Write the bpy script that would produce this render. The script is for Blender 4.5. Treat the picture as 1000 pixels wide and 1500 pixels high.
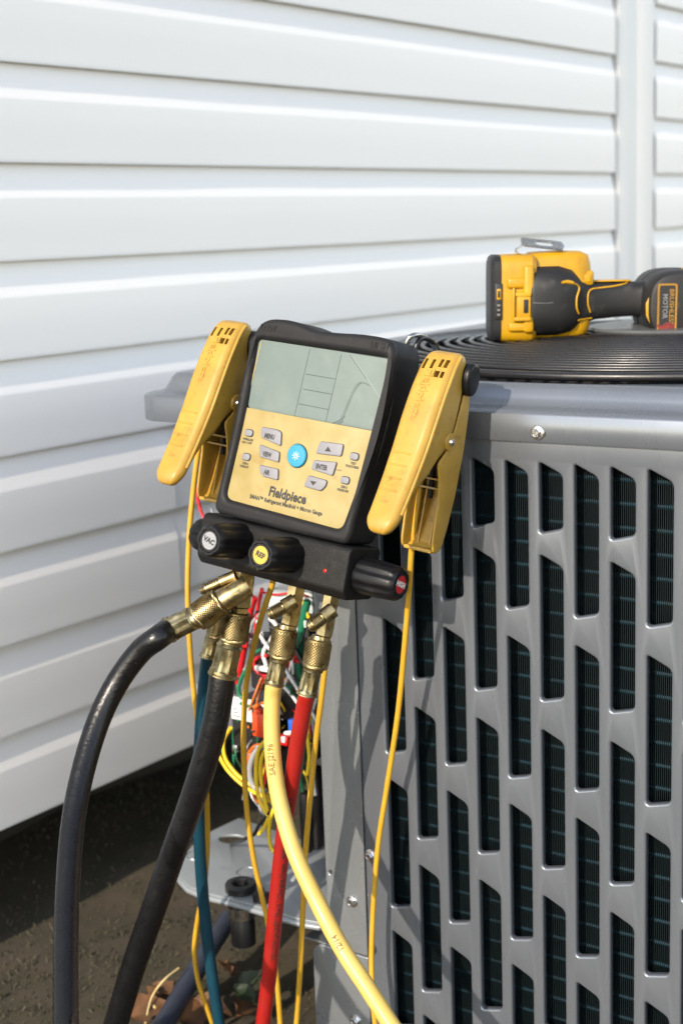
import bpy, bmesh, math, random
from mathutils import Vector, Matrix, noise as mnoise
random.seed(7)
sc = bpy.context.scene
for o in list(bpy.data.objects): bpy.data.objects.remove(o)
R = math.radians

# ------------------------------------------------------------------ camera
FPX = 2083.0                     # 50 mm lens on a 24 x 36 frame, in photo pixels
PITCH, ROLL = 0.19683, -0.03741
HC = 0.86                        # camera height above the ground
cF = Vector((0, math.cos(PITCH), -math.sin(PITCH)))
cU0 = Vector((0, math.sin(PITCH), math.cos(PITCH)))
cR0 = Vector((1, 0, 0))
cR = cR0*math.cos(ROLL) + cU0*math.sin(ROLL)
cU = -cR0*math.sin(ROLL) + cU0*math.cos(ROLL)
EYE = Vector((0, 0, HC))
cd = bpy.data.cameras.new('camera'); cam = bpy.data.objects.new('camera', cd)
sc.collection.objects.link(cam); sc.camera = cam
cd.sensor_fit = 'VERTICAL'; cd.sensor_height = 36; cd.sensor_width = 24; cd.lens = FPX*36/1500
cd.clip_start = 0.05; cd.clip_end = 500
m = Matrix.Identity(4)
for i, v in enumerate((cR, cU, -cF)):
    for j in range(3): m[j][i] = v[j]
m.translation = EYE
cam.matrix_world = m
cd.dof.use_dof = True; cd.dof.focus_distance = 1.235; cd.dof.aperture_fstop = 6.3

# ------------------------------------------------------------------ world, sun, exposure
AC_A = 0.592678                  # the unit's front runs to the right and towards the camera
W_A = 0.913871                   # the house wall runs away to the right
ua = Vector((math.cos(AC_A), -math.sin(AC_A), 0)); na = Vector((math.sin(AC_A), math.cos(AC_A), 0)); Z = Vector((0, 0, 1))
SUN_EL = R(25.5)
hdir = (ua*0.02 + na*1.0).normalized()
ldir = hdir*math.cos(SUN_EL) - Z*math.sin(SUN_EL)          # the way sunlight travels
wd = bpy.data.worlds.new('World'); sc.world = wd; wd.use_nodes = True
nt = wd.node_tree
bg = nt.nodes['Background']; sky = nt.nodes.new('ShaderNodeTexSky')
sky.sky_type = 'NISHITA'; sky.sun_disc = False
sky.sun_elevation = SUN_EL
sky.sun_rotation = math.atan2(-ldir.x, -ldir.y)
sky.dust_density = 0.3; sky.ozone_density = 1.0; sky.air_density = 1.0; sky.altitude = 100
hz = nt.nodes.new('ShaderNodeHueSaturation'); hz.inputs['Saturation'].default_value = .72      # thin high haze
nt.links.new(sky.outputs[0], hz.inputs['Color']); nt.links.new(hz.outputs[0], bg.inputs[0]); bg.inputs[1].default_value = 0.15
sl = bpy.data.lights.new('sun', 'SUN'); so = bpy.data.objects.new('sun', sl); sc.collection.objects.link(so)
sl.energy = 2.0; sl.angle = R(0.7); sl.color = (1.0, 0.93, 0.84)
so.rotation_euler = ldir.to_track_quat('-Z', 'Y').to_euler(); so.location = (-3, -2, 4)
vs = sc.view_settings
vs.view_transform = 'Standard'; vs.look = 'None'; vs.gamma = 1; vs.use_curve_mapping = False
vs.exposure = 1.45
vs.use_white_balance = True; vs.white_balance_temperature = 7300; vs.white_balance_tint = 12
sc.render.engine = 'CYCLES'

# ------------------------------------------------------------------ pixel -> point on a real plane of the place
NF = 1.114199                    # distance of the unit's front plane
U0 = -0.99516                    # its left corner
def ray(x, y): return cF + cR*((x-500)/FPX) + cU*((750-y)/FPX)
AC_M = Matrix.Translation(ua*U0 + na*NF) @ Matrix.Rotation(-AC_A, 4, 'Z')
AC_I = AC_M.inverted()
def fw(x, y, off=0.0):           # world point, off metres in front of the unit's front
    r = ray(x, y); return EYE + r*((NF-off)/r.dot(na))
def fl(x, y, off=0.0): return AC_I @ fw(x, y, off)
def zw(x, y, z):
    r = ray(x, y); return EYE + r*((z-HC)/r.z)
# gauge frame: x right, y up, z out of its face
TH, RO = R(12), R(-6.2)
gv = na*math.sin(TH) + Z*math.cos(TH)
gx = ua*math.cos(RO) + gv*math.sin(RO); gy = -ua*math.sin(RO) + gv*math.cos(RO); gz = gx.cross(gy)
GC = fw(450, 620, 0.085)
G_M = Matrix.Identity(4)
for i, v in enumerate((gx, gy, gz)):
    for j in range(3): G_M[j][i] = v[j]
G_M.translation = GC
G_I = G_M.inverted()
def gw(x, y, z=0.0):
    r = ray(x, y); return EYE + r*((GC + gz*z - EYE).dot(gz)/r.dot(gz))
def gl(x, y, z=0.0): return G_I @ gw(x, y, z)

# ------------------------------------------------------------------ materials
def S(r, g, b):
    f = lambda c: (c/255/12.92) if c <= 10 else ((c/255+0.055)/1.055)**2.4
    return (f(r), f(g), f(b))
MATS = {}
def mat(name, col, rough=0.5, metal=0.0, var=0.0, vscale=40, col2=None, bump=0.0, bscale=300, rvar=0.0, dirt=0.0, dscale=60, dcol=(.05, .04, .03), coat=0.0, stretch=None, spec=0.5, dthr=0.62):
    if name in MATS: return MATS[name]
    mt = bpy.data.materials.new(name); mt.use_nodes = True; MATS[name] = mt
    n = mt.node_tree.nodes; l = mt.node_tree.links; b = n['Principled BSDF']
    b.inputs['Base Color'].default_value = (*col, 1); b.inputs['Roughness'].default_value = rough; b.inputs['Metallic'].default_value = metal
    b.inputs['Specular IOR Level'].default_value = spec
    if coat: b.inputs['Coat Weight'].default_value = coat; b.inputs['Coat Roughness'].default_value = .08
    tc = n.new('ShaderNodeTexCoord'); mp = n.new('ShaderNodeMapping'); l.new(tc.outputs['Object'], mp.inputs[0])
    if stretch: mp.inputs['Scale'].default_value = stretch
    def nz(scale, detail=4):
        t = n.new('ShaderNodeTexNoise'); t.inputs['Scale'].default_value = scale; t.inputs['Detail'].default_value = detail; l.new(mp.outputs[0], t.inputs[0]); return t
    cur = None
    if var or col2:
        t = nz(vscale); mx = n.new('ShaderNodeMix'); mx.data_type = 'RGBA'
        c2 = col2 or tuple(max(0, c*(1-var)) for c in col)
        mx.inputs[6].default_value = (*col, 1); mx.inputs[7].default_value = (*c2, 1)
        rm = n.new('ShaderNodeMapRange'); rm.inputs[1].default_value = .35; rm.inputs[2].default_value = .68; l.new(t.outputs[0], rm.inputs[0])
        l.new(rm.outputs[0], mx.inputs[0]); cur = mx.outputs[2]
    if dirt:
        t = nz(dscale, 6); rm = n.new('ShaderNodeMapRange'); rm.inputs[1].default_value = dthr; rm.inputs[2].default_value = dthr+.14; rm.inputs[4].default_value = dirt; l.new(t.outputs[0], rm.inputs[0])
        mx = n.new('ShaderNodeMix'); mx.data_type = 'RGBA'; mx.inputs[7].default_value = (*dcol, 1); l.new(rm.outputs[0], mx.inputs[0])
        if cur: l.new(cur, mx.inputs[6])
        else: mx.inputs[6].default_value = (*col, 1)
        cur = mx.outputs[2]
    if cur: l.new(cur, b.inputs['Base Color'])
    if rvar:
        t = nz(vscale*1.7, 5); rm = n.new('ShaderNodeMapRange'); rm.inputs[3].default_value = max(.02, rough-rvar); rm.inputs[4].default_value = min(1, rough+rvar); rm.inputs[1].default_value = .3; rm.inputs[2].default_value = .7
        l.new(t.outputs[0], rm.inputs[0]); l.new(rm.outputs[0], b.inputs['Roughness'])
    if bump:
        t = nz(bscale, 3); bp = n.new('ShaderNodeBump'); bp.inputs['Strength'].default_value = min(1, bump); bp.inputs['Distance'].default_value = .0006
        l.new(t.outputs[0], bp.inputs['Height']); l.new(bp.outputs[0], b.inputs['Normal'])
    return mt
M_siding = mat('white vinyl siding', (.87, .852, .832), .45, var=.035, vscale=9, bump=.22, bscale=110, stretch=(.05, 1, 1.6))
M_trim = mat('white trim', (.80, .79, .78), .45, var=.04, vscale=5, dirt=.25, dscale=14, dcol=(.5, .48, .45), dthr=.66)
M_found = mat('dark foundation board', (.045, .038, .03), .9, var=.3, vscale=12, bump=.8, bscale=120)
M_grey = mat('grey metallic enamel', S(120, 126, 134), .28, metal=.60, stretch=(1, 1, .25), var=.07, vscale=9, rvar=.04, dirt=.3, dscale=26, dcol=S(104, 108, 112), bump=.04, bscale=60, dthr=.64)
M_grey_lit = mat('sunlit grey metallic enamel', S(150, 156, 161), .27, metal=.62, var=.08, vscale=8, rvar=.05, dirt=.3, dscale=40, dcol=S(118, 122, 124))  # same enamel, with sunlight on the post put into a paler colour
M_shelf = mat('pale grey shelf steel', S(150, 157, 162), .34, metal=.35, var=.08, vscale=8, rvar=.06, dirt=.3, dscale=40, dcol=S(110, 114, 116))
M_blackwire = mat('black coated wire', (.012, .012, .013), .32, rvar=.08)
M_hub = mat('grille centre plate', (.10, .105, .105), .28, var=.2, vscale=15)
M_dark = mat('dark cavity shade', (.015, .015, .016), .8)  # shade of gaps, holes and hollows put into a near-black colour
M_fin = mat('coated aluminium fins', (.008, .018, .022), .5, metal=.3)
M_tube = mat('teal coil tube', (.003, .036, .058), .5, spec=.15, col2=(.001, .006, .010), vscale=45)
M_rubber = mat('dark grey rubber', S(31, 31, 33), .58, var=.18, vscale=35, rvar=.1, bump=.12, bscale=600, dirt=.5, dscale=90, dcol=S(72, 70, 66), dthr=.64, spec=.25)
M_block = mat('black textured casting', S(15, 15, 16), .5, spec=.3, var=.2, vscale=60, bump=.9, bscale=1500, rvar=.1)
M_knob = mat('black knob plastic', (.006, .006, .007), .36, spec=.25, rvar=.08, bump=.1, bscale=500, dirt=.4, dscale=120, dcol=(.05, .05, .05), dthr=.66)
M_panel = mat('pale yellow keypad film', S(158, 143, 98), .5, var=.12, vscale=45, col2=S(148, 131, 82), dirt=.45, dscale=60, dcol=S(132, 100, 48), dthr=.6, spec=.35)
M_yplast = mat('worn yellow plastic', S(178, 140, 58), .42, col2=S(164, 126, 50), vscale=45, rvar=.1, dirt=.55, dscale=130, dcol=S(118, 86, 40), bump=.15, bscale=400, dthr=.595)
M_lcd = mat('grey green display', S(106, 119, 116), .5, col2=S(99, 112, 109), vscale=25, rvar=.05, spec=.2, dirt=.35, dscale=24, dcol=S(124, 136, 132), dthr=.5)
M_lcdline = mat('display line', S(58, 70, 68), .5)
M_reflection = mat('pale scratch', S(138, 152, 146), .4)  # pale colour for the wire's reflection in the display
M_faded = mat('faded print', S(112, 88, 36), .6)
M_printy = mat('dull yellow print', S(140, 102, 24), .6)
M_print = mat('black print', (.022, .02, .018), .55)
M_button = mat('pale grey button', S(124, 124, 130), .45, var=.06, vscale=80)
M_blue = mat('sky blue button', S(24, 132, 164), .4, var=.08, vscale=60)
M_white = mat('white plastic', S(222, 222, 222), .45)
M_vac = mat('grey knob disc', S(134, 136, 140), .45)
M_ref = mat('yellow knob disc', S(180, 152, 58), .45)
M_high = mat('red knob disc', S(190, 22, 26), .4)
M_led = mat('red lens', S(215, 20, 20), .2)
M_brass = mat('aged brass', S(170, 154, 116), .34, metal=1, col2=S(130, 112, 76), vscale=90, rvar=.12, dirt=.6, dscale=130, dcol=S(62, 46, 26), dthr=.58)
M_brass2 = mat('bright brass sleeve', S(180, 170, 136), .3, metal=1, col2=S(128, 112, 74), vscale=70, rvar=.1)
M_hblack = mat('black rubber hose', (.005, .005, .006), .30, var=.2, vscale=60, rvar=.06, spec=.42, bump=.6, bscale=330, dirt=.3, dscale=200, dcol=(.08, .08, .08), dthr=.68)
M_hyel = mat('yellow hose rubber', S(204, 176, 100), .42, col2=S(194, 164, 86), vscale=20, rvar=.08, dirt=.4, dscale=70, dcol=S(140, 104, 40), dthr=.66)
M_hred = mat('red hose rubber', S(152, 26, 20), .42, col2=S(140, 22, 18), vscale=20, rvar=.08, bump=.1)
M_hblue = mat('blue hose rubber', S(12, 60, 76), .42, spec=.3, col2=S(10, 50, 64), vscale=20, rvar=.08, bump=.1)
M_cable = mat('yellow cable', S(196, 152, 48), .42, col2=S(186, 142, 42), vscale=30, rvar=.06)
M_screw = mat('zinc screw', (.72, .72, .74), .25, metal=1, rvar=.08, vscale=300)
M_steel = mat('bright spring steel', (.42, .41, .39), .28, metal=1, rvar=.08, vscale=120)
M_dy = mat('drill yellow plastic', S(186, 140, 18), .42, col2=S(170, 124, 16), vscale=30, dirt=.35, dscale=40, dcol=S(120, 80, 20), dthr=.6)
M_db = mat('drill black rubber', (.014, .014, .015), .5, spec=.35, var=.2, vscale=40, bump=.2, bscale=700, dirt=.5, dscale=45, dcol=(.07, .065, .06), dthr=.6)
M_dgrey = mat('grey print', S(112, 112, 114), .5)
M_redsmear = mat('dried red smear', S(120, 30, 26), .6, var=.4, vscale=200)
M_orange = mat('orange connector', S(220, 70, 30), .4)
M_pblack = mat('black plastic part', (.014, .014, .015), .38)
M_wred = mat('red wire', S(200, 30, 40), .35); M_wgreen = mat('green wire', S(20, 110, 80), .35); M_wwhite = mat('white wire', S(215, 215, 215), .35)
M_wblack = mat('black wire', (.015, .015, .015), .35); M_wyel = mat('yellow wire', S(232, 196, 50), .35); M_worange = mat('orange wire', S(200, 100, 40), .35)
M_wgrey = mat('grey wire', S(150, 152, 155), .4); M_wblue = mat('blue connector', S(30, 90, 190), .4)
M_clear = mat('milky plastic', S(190, 200, 198), .2, coat=.5)
M_conduit = mat('dark blue grey conduit', S(50, 56, 70), .45, var=.1, vscale=30)
M_soil = mat('damp mossy soil', (.066, .051, .032), .95, col2=(.038, .035, .018), vscale=18, bump=1.0, bscale=160, dirt=.6, dscale=7, dcol=(.056, .045, .03), dthr=.5)
M_grass = mat('dull grass', (.054, .050, .026), .85, col2=(.062, .050, .032), vscale=30)
M_leaf = mat('dry brown leaf', S(112, 74, 42), .7, col2=S(76, 52, 32), vscale=60)
M_leafg = mat('green leaf', S(44, 58, 34), .6, var=.3, vscale=60)
M_straw = mat('dry stem', S(190, 170, 120), .7)

# ------------------------------------------------------------------ mesh helpers
def link(o, parent=None):
    sc.collection.objects.link(o)
    if parent is not None: o.parent = parent
    return o
def tag(o, label=None, cat=None, group=None, kind=None):
    if label: o['label'] = label
    if cat: o['category'] = cat
    if group: o['group'] = group
    if kind: o['kind'] = kind
    return o
def empty(name, M, label, cat, group=None):
    o = bpy.data.objects.new(name, None); o.empty_display_size = .05; link(o); o.matrix_world = M
    return tag(o, label, cat, group)
def T(*v): return Matrix.Translation(Vector(v))
def frame(o, z, x=None):
    z = Vector(z).normalized(); x = Vector(x) if x is not None else (Vector((1, 0, 0)) if abs(z.x) < .8 else Vector((0, 1, 0)))
    y = z.cross(x).normalized(); x = y.cross(z)
    M = Matrix.Identity(4)
    for i, v in enumerate((x, y, z)):
        for j in range(3): M[j][i] = v[j]
    M.translation = Vector(o); return M
class MB:
    def __init__(s): s.v = []; s.f = []
    def add(s, vf, M=None):
        v, f = vf; k = len(s.v)
        s.v += [(M @ Vector(p)) if M is not None else Vector(p) for p in v]
        s.f += [tuple(i+k for i in q) for q in f]; return s
    def build(s, name, mt, parent=None, smooth=32, M=None):
        me = bpy.data.meshes.new(name); me.from_pydata([tuple((M @ p) if M is not None else p) for p in s.v], [], s.f)
        bm = bmesh.new(); bm.from_mesh(me); bmesh.ops.recalc_face_normals(bm, faces=bm.faces); bm.to_mesh(me); bm.free()
        me.materials.append(mt)
        if smooth:
            me.polygons.foreach_set('use_smooth', [True]*len(me.polygons)); me.set_sharp_from_angle(angle=R(smooth))
        me.update()
        return link(bpy.data.objects.new(name, me), parent)
def one(name, vf, mt, parent=None, smooth=32, M=None): return MB().add(vf).build(name, mt, parent, smooth, M)
def dup(o, parent, M):
    c = o.copy(); link(c, parent); c.matrix_local = M; return c
def rpoly(pts, r, n=5):
    out = []; N = len(pts); rs = r if isinstance(r, (list, tuple)) else [r]*N
    for i in range(N):
        p = Vector(pts[i][:2]); a = Vector(pts[i-1][:2]); b = Vector(pts[(i+1) % N][:2])
        d1 = a-p; d2 = b-p; rr = min(rs[i], d1.length*.49, d2.length*.49)
        if rr <= 1e-6: out.append(p); continue
        p1 = p + d1.normalized()*rr; p2 = p + d2.normalized()*rr
        for k in range(n+1):
            t = k/n; out.append(p1*(1-t)**2 + p*2*t*(1-t) + p2*t*t)
    return out
def rect(x0, y0, x1, y1, r=0, n=5): return rpoly([(x0, y0), (x1, y0), (x1, y1), (x0, y1)], r, n)
def circ(x, y, r, n=24, ry=None): return [Vector((x+r*math.cos(2*math.pi*i/n), y+(ry or r)*math.sin(2*math.pi*i/n))) for i in range(n)]
def plate(outline, holes, z0, z1, bevel=0.0, res=2):
    cu = bpy.data.curves.new('tmp', 'CURVE'); cu.dimensions = '2D'; cu.fill_mode = 'BOTH'
    b = min(bevel, (z1-z0)/2*.98)
    cu.extrude = (z1-z0)/2 - b; cu.bevel_depth = b; cu.bevel_resolution = res; cu.offset = -b
    for pl in [outline]+list(holes):
        sp = cu.splines.new('POLY'); sp.points.add(len(pl)-1)
        for i, p in enumerate(pl): sp.points[i].co = (p[0], p[1], 0, 1)
        sp.use_cyclic_u = True
    ob = bpy.data.objects.new('tmp', cu); sc.collection.objects.link(ob)
    dg = bpy.context.evaluated_depsgraph_get(); me = bpy.data.meshes.new_from_object(ob.evaluated_get(dg))
    bm = bmesh.new(); bm.from_mesh(me); bmesh.ops.remove_doubles(bm, verts=bm.verts, dist=1e-6)
    zm = (z0+z1)/2; v = [(p.co.x, p.co.y, p.co.z+zm) for p in bm.verts]; bm.verts.index_update(); f = [tuple(q.index for q in p.verts) for p in bm.faces]
    bm.free(); bpy.data.objects.remove(ob); bpy.data.curves.remove(cu); bpy.data.meshes.remove(me)
    return v, f
def flat(outline, z):
    return [(p[0], p[1], z) for p in outline], [tuple(range(len(outline)))]
def box(x0, y0, z0, x1, y1, z1, bev=0.0, res=2):
    bm = bmesh.new(); bmesh.ops.create_cube(bm, size=1)
    for v in bm.verts: v.co = Vector(((x0+x1)/2+v.co.x*(x1-x0), (y0+y1)/2+v.co.y*(y1-y0), (z0+z1)/2+v.co.z*(z1-z0)))
    if bev: bmesh.ops.bevel(bm, geom=list(bm.edges), offset=bev, segments=res, affect='EDGES', profile=.5)
    bm.verts.index_update()
    r = [tuple(v.co) for v in bm.verts], [tuple(q.index for q in p.verts) for p in bm.faces]; bm.free(); return r
def catmull(pts, n=8):
    P = [Vector(p) for p in pts]; P = [P[0]*2-P[1]] + P + [P[-1]*2-P[-2]]; out = []
    for i in range(1, len(P)-2):
        for k in range(n):
            t = k/n; a, b, c, d = P[i-1:i+3]
            out.append(.5*((2*b)+(c-a)*t+(2*a-5*b+4*c-d)*t*t+(3*b-a-3*c+d)*t**3))
    out.append(P[-2]); return out
def frames(path, x0=None):
    n = len(path); ts = [(path[min(i+1, n-1)]-path[max(i-1, 0)]).normalized() for i in range(n)]
    x = Vector(x0) if x0 is not None else (Vector((1, 0, 0)) if abs(ts[0].x) < .8 else Vector((0, 1, 0)))
    fr = []
    for t in ts:
        x = (x - t*x.dot(t)).normalized(); fr.append((t, x, t.cross(x)))
    return fr
def tube(path, r, seg=12, flatr=1.0, x0=None, closed=False):
    fr = frames(path, x0); v = []; f = []; n = len(path)
    for i, (p, (t, x, y)) in enumerate(zip(path, fr)):
        rr = r(i/(n-1)) if callable(r) else r
        for k in range(seg):
            a = 2*math.pi*k/seg; v.append(p + x*math.cos(a)*rr + y*math.sin(a)*rr*flatr)
    for i in range(n-1 if not closed else n):
        j = (i+1) % n
        for k in range(seg): f.append((i*seg+k, i*seg+(k+1) % seg, j*seg+(k+1) % seg, j*seg+k))
    if not closed: f.append(tuple(range(seg))[::-1]); f.append(tuple(range((n-1)*seg, n*seg)))
    return v, f
def lathe(prof, seg=32, mod=None, ring=False):
    v = []; f = []; n = len(prof)
    for r, z in prof:
        for k in range(seg):
            a = 2*math.pi*k/seg; rr = r*(mod(a, z) if mod else 1); v.append((rr*math.cos(a), rr*math.sin(a), z))
    for i in range(n-1):
        for k in range(seg): f.append((i*seg+k, i*seg+(k+1) % seg, (i+1)*seg+(k+1) % seg, (i+1)*seg+k))
    if ring:
        for k in range(seg): f.append(((n-1)*seg+k, (n-1)*seg+(k+1) % seg, (k+1) % seg, k))
    else: f.append(tuple(range(seg))[::-1]); f.append(tuple(range((n-1)*seg, n*seg)))
    return v, f
def torus(Rr, r, seg=96, cs=8, z=0): 
    p = [Vector((Rr*math.cos(2*math.pi*i/seg), Rr*math.sin(2*math.pi*i/seg), z)) for i in range(seg)]
    v = []; f = []
    for i in range(seg):
        a = 2*math.pi*i/seg
        for k in range(cs):
            b = 2*math.pi*k/cs; q = Rr+r*math.cos(b); v.append((q*math.cos(a), q*math.sin(a), z+r*math.sin(b)))
    for i in range(seg):
        j = (i+1) % seg
        for k in range(cs): f.append((i*cs+k, i*cs+(k+1) % cs, j*cs+(k+1) % cs, j*cs+k))
    return v, f
def text(s, size, bold=0.0, align='CENTER', ext=0.0, shear=0.0, sx=1.0, space=1.0):
    cu = bpy.data.curves.new('tmp', 'FONT'); cu.body = s; cu.size = size; cu.align_x = align; cu.align_y = 'CENTER'; cu.offset = bold; cu.extrude = ext; cu.shear = shear; cu.resolution_u = 2; cu.space_character = space
    ob = bpy.data.objects.new('tmp', cu); sc.collection.objects.link(ob)
    dg = bpy.context.evaluated_depsgraph_get(); me = bpy.data.meshes.new_from_object(ob.evaluated_get(dg))
    v = [(p.co.x*sx, p.co.y, p.co.z) for p in me.vertices]; f = [tuple(p.vertices) for p in me.polygons]
    bpy.data.objects.remove(ob); bpy.data.curves.remove(cu); bpy.data.meshes.remove(me); return v, f
def sliced(vf, step):
    bm = bmesh.new(); vs_ = [bm.verts.new(p) for p in vf[0]]
    for q in vf[1]:
        try: bm.faces.new([vs_[i] for i in q])
        except ValueError: pass
    ys = [p[1] for p in vf[0]]; y = min(ys)+step
    while y < max(ys):
        bmesh.ops.bisect_plane(bm, geom=bm.verts[:]+bm.edges[:]+bm.faces[:], plane_co=(0, y, 0), plane_no=(0, 1, 0)); y += step
    bm.verts.index_update(); r = [tuple(v.co) for v in bm.verts], [tuple(v.index for v in f.verts) for f in bm.faces]; bm.free(); return r
def wid(vf): xs = [p[0] for p in vf[0]]; return max(xs)-min(xs)

# ================================================================== GROUND
def ground():
    n = 60; v = []; f = []
    xs = sorted(set([-90, -40, -15, -6, -3, -1.5] + [-1+i*.05 for i in range(41)] + [1.5, 3, 6, 15, 40, 90])); ys = sorted(set([-90, -40, -15, -6, -3, -1, 0, .5] + [.8+i*.05 for i in range(33)] + [3, 6, 15, 40, 90]))
    for y in ys:
        for x in xs:
            p = Vector((x, y, 0)); z = (mnoise.noise(p*6)*.010 + mnoise.noise(p*17)*.005) if abs(x) < 1.2 and .7 < y < 2.5 else 0
            v.append((x, y, z-.002))
    w = len(xs)
    for j in range(len(ys)-1):
        for i in range(w-1): f.append((j*w+i, j*w+i+1, (j+1)*w+i+1, (j+1)*w+i))
    tag(one('ground', (v, f), M_soil, None, 80), kind='structure')
    gv_, gf = [], []
    rnd = random.Random(3)
    for i in range(30000):
        x = rnd.uniform(-1.15, .25); y = rnd.uniform(1.05, 2.25); p = Vector((x, y, 0))
        dens = mnoise.noise(p*4)+.25
        if rnd.random() > max(.12, dens+.3): continue
        h = rnd.uniform(.004, .013); a = rnd.uniform(0, 6.28); wv = rnd.uniform(.0006, .0013)
        z = mnoise.noise(p*6)*.010 + mnoise.noise(p*17)*.005-.003
        b = Vector((x, y, z)); d = Vector((math.cos(a), math.sin(a), 0)); le = Vector((rnd.gauss(0, .5), rnd.gauss(0, .5), .8)).normalized()*h
        k = len(gv_); gv_ += [b-d*wv, b+d*wv, b+le*.6+d*wv*.6, b+le+Vector((0, 0, -h*.25))]; gf += [(k, k+1, k+2), (k, k+2, k+3)]
    tag(one('grass', (gv_, gf), M_grass, None, 0), 'short dull grass and moss on the soil by the house', 'grass', kind='stuff')
ground()

# ================================================================== HOUSE WALL
W_D = 2.19966*math.cos(W_A); SH = .1143; ZS = .20383 + HC      # height of seam number 0
nw = Vector((-math.sin(W_A), math.cos(W_A), 0)); uw = Vector((math.cos(W_A), math.sin(W_A), 0))
UA, UB, UC, UD = .45, 2.690, 2.885, 4.6
W_M = Matrix.Translation(nw*W_D) @ Matrix.Rotation(W_A, 4, 'Z')
def house():
    h = empty('house_wall', W_M @ T(UA, 0, 0), 'white house wall of overlapping horizontal vinyl siding behind the air conditioner', 'wall')
    o = lambda x: x-UA
    zb = ZS - 8*SH + .0005
    one('foundation_core', box(o(UA)+.05, .26, -.1, o(UD)-.02, 4.0, 2.62), M_found, h, 0)  # foundation plus unseen house body, added to block light behind the wall
    one('sill_plate', box(o(UA)+.02, .07, zb+.03, o(UD)-.02, .2595, zb+.09), M_found, h, 0)
    one('backing', box(o(UA)+.01, .022, zb+.02, o(UD), .069, 2.6), M_trim, h, 0)
    prof = [(.019, .0078), (.0045, .0064), (.0026, .0044), (.0018, .0012), (.0010, .0002), (.0003, .0005), (0, .0020), (0, .0045), (0, .030), (.0001, SH*.63), (.0003, SH*.645), (.0009, SH*.662), (.0020, SH*.70), (.0048, SH*.79), (.0074, SH*.88), (.0098, SH*.97), (.0108, SH*1.07)]
    def course(L, seed):
        n = max(2, int(L/.06)); v = []; f = []; m_ = len(prof)
        for i in range(n+1):
            x = L*i/n
            for j, (y, z) in enumerate(prof):
                wv = mnoise.noise(Vector((x*1.3, seed*7.1, z*3)))*.0012 + mnoise.noise(Vector((x*5, seed*3.1, 0)))*.0004
                v.append((x, y+wv, z+mnoise.noise(Vector((x*.8, seed*5.7, 9)))*.0008))
        for i in range(n):
            for j in range(m_-1): f.append((i*m_+j, (i+1)*m_+j, (i+1)*m_+j+1, i*m_+j+1))
        return v, f
    def panel(x0, x1, k, seed, dy=0):
        p = one('siding_panel', course(x1-x0, seed), M_siding, h, 50); p.location = (o(x0), dy, ZS-k*SH)
    for k in range(-13, 9):
        if k in (5, 6): panel(UA, 1.372, k, k+.3, -.0022); panel(1.36, UB, k, k+40)
        else: panel(UA, UB, k, k+.3)
        panel(UC-.0105, UD, k, k+90)
    # vertical joint cover between the two stretches of siding
    pr = [(0, .016), (0, .004), (.002, .0016), (.03, .0010), (.075, .0010), (.078, .0018), (.083, .0018), (.086, .0010), (.15, .0010), (.167, .0014), (.169, .004), (.169, .016)]
    v = []; f = []
    for z in (zb-.002, 2.6):
        for a, b in pr: v.append((o(UB)+.013+a, b, z))
    m_ = len(pr)
    for j in range(m_-1): f.append((j, j+1, m_+j+1, m_+j))
    f.append(tuple(range(m_))); f.append(tuple(range(m_, 2*m_)))
    for x in (UB-.012, UC-.024): one('groove_shade', box(o(x), .0165, zb+.02, o(x)+.036, .0215, 2.6), M_dark, h, 0)  # dark strips behind the trim gaps stand in for shade in the grooves
    one('corner_trim', (v, f), M_trim, h, 25)
    one('end_trim', box(o(UA)-.055, -.012, zb-.002, o(UA)+.004, .09, 2.6, .003), M_trim, h)
house()
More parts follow.
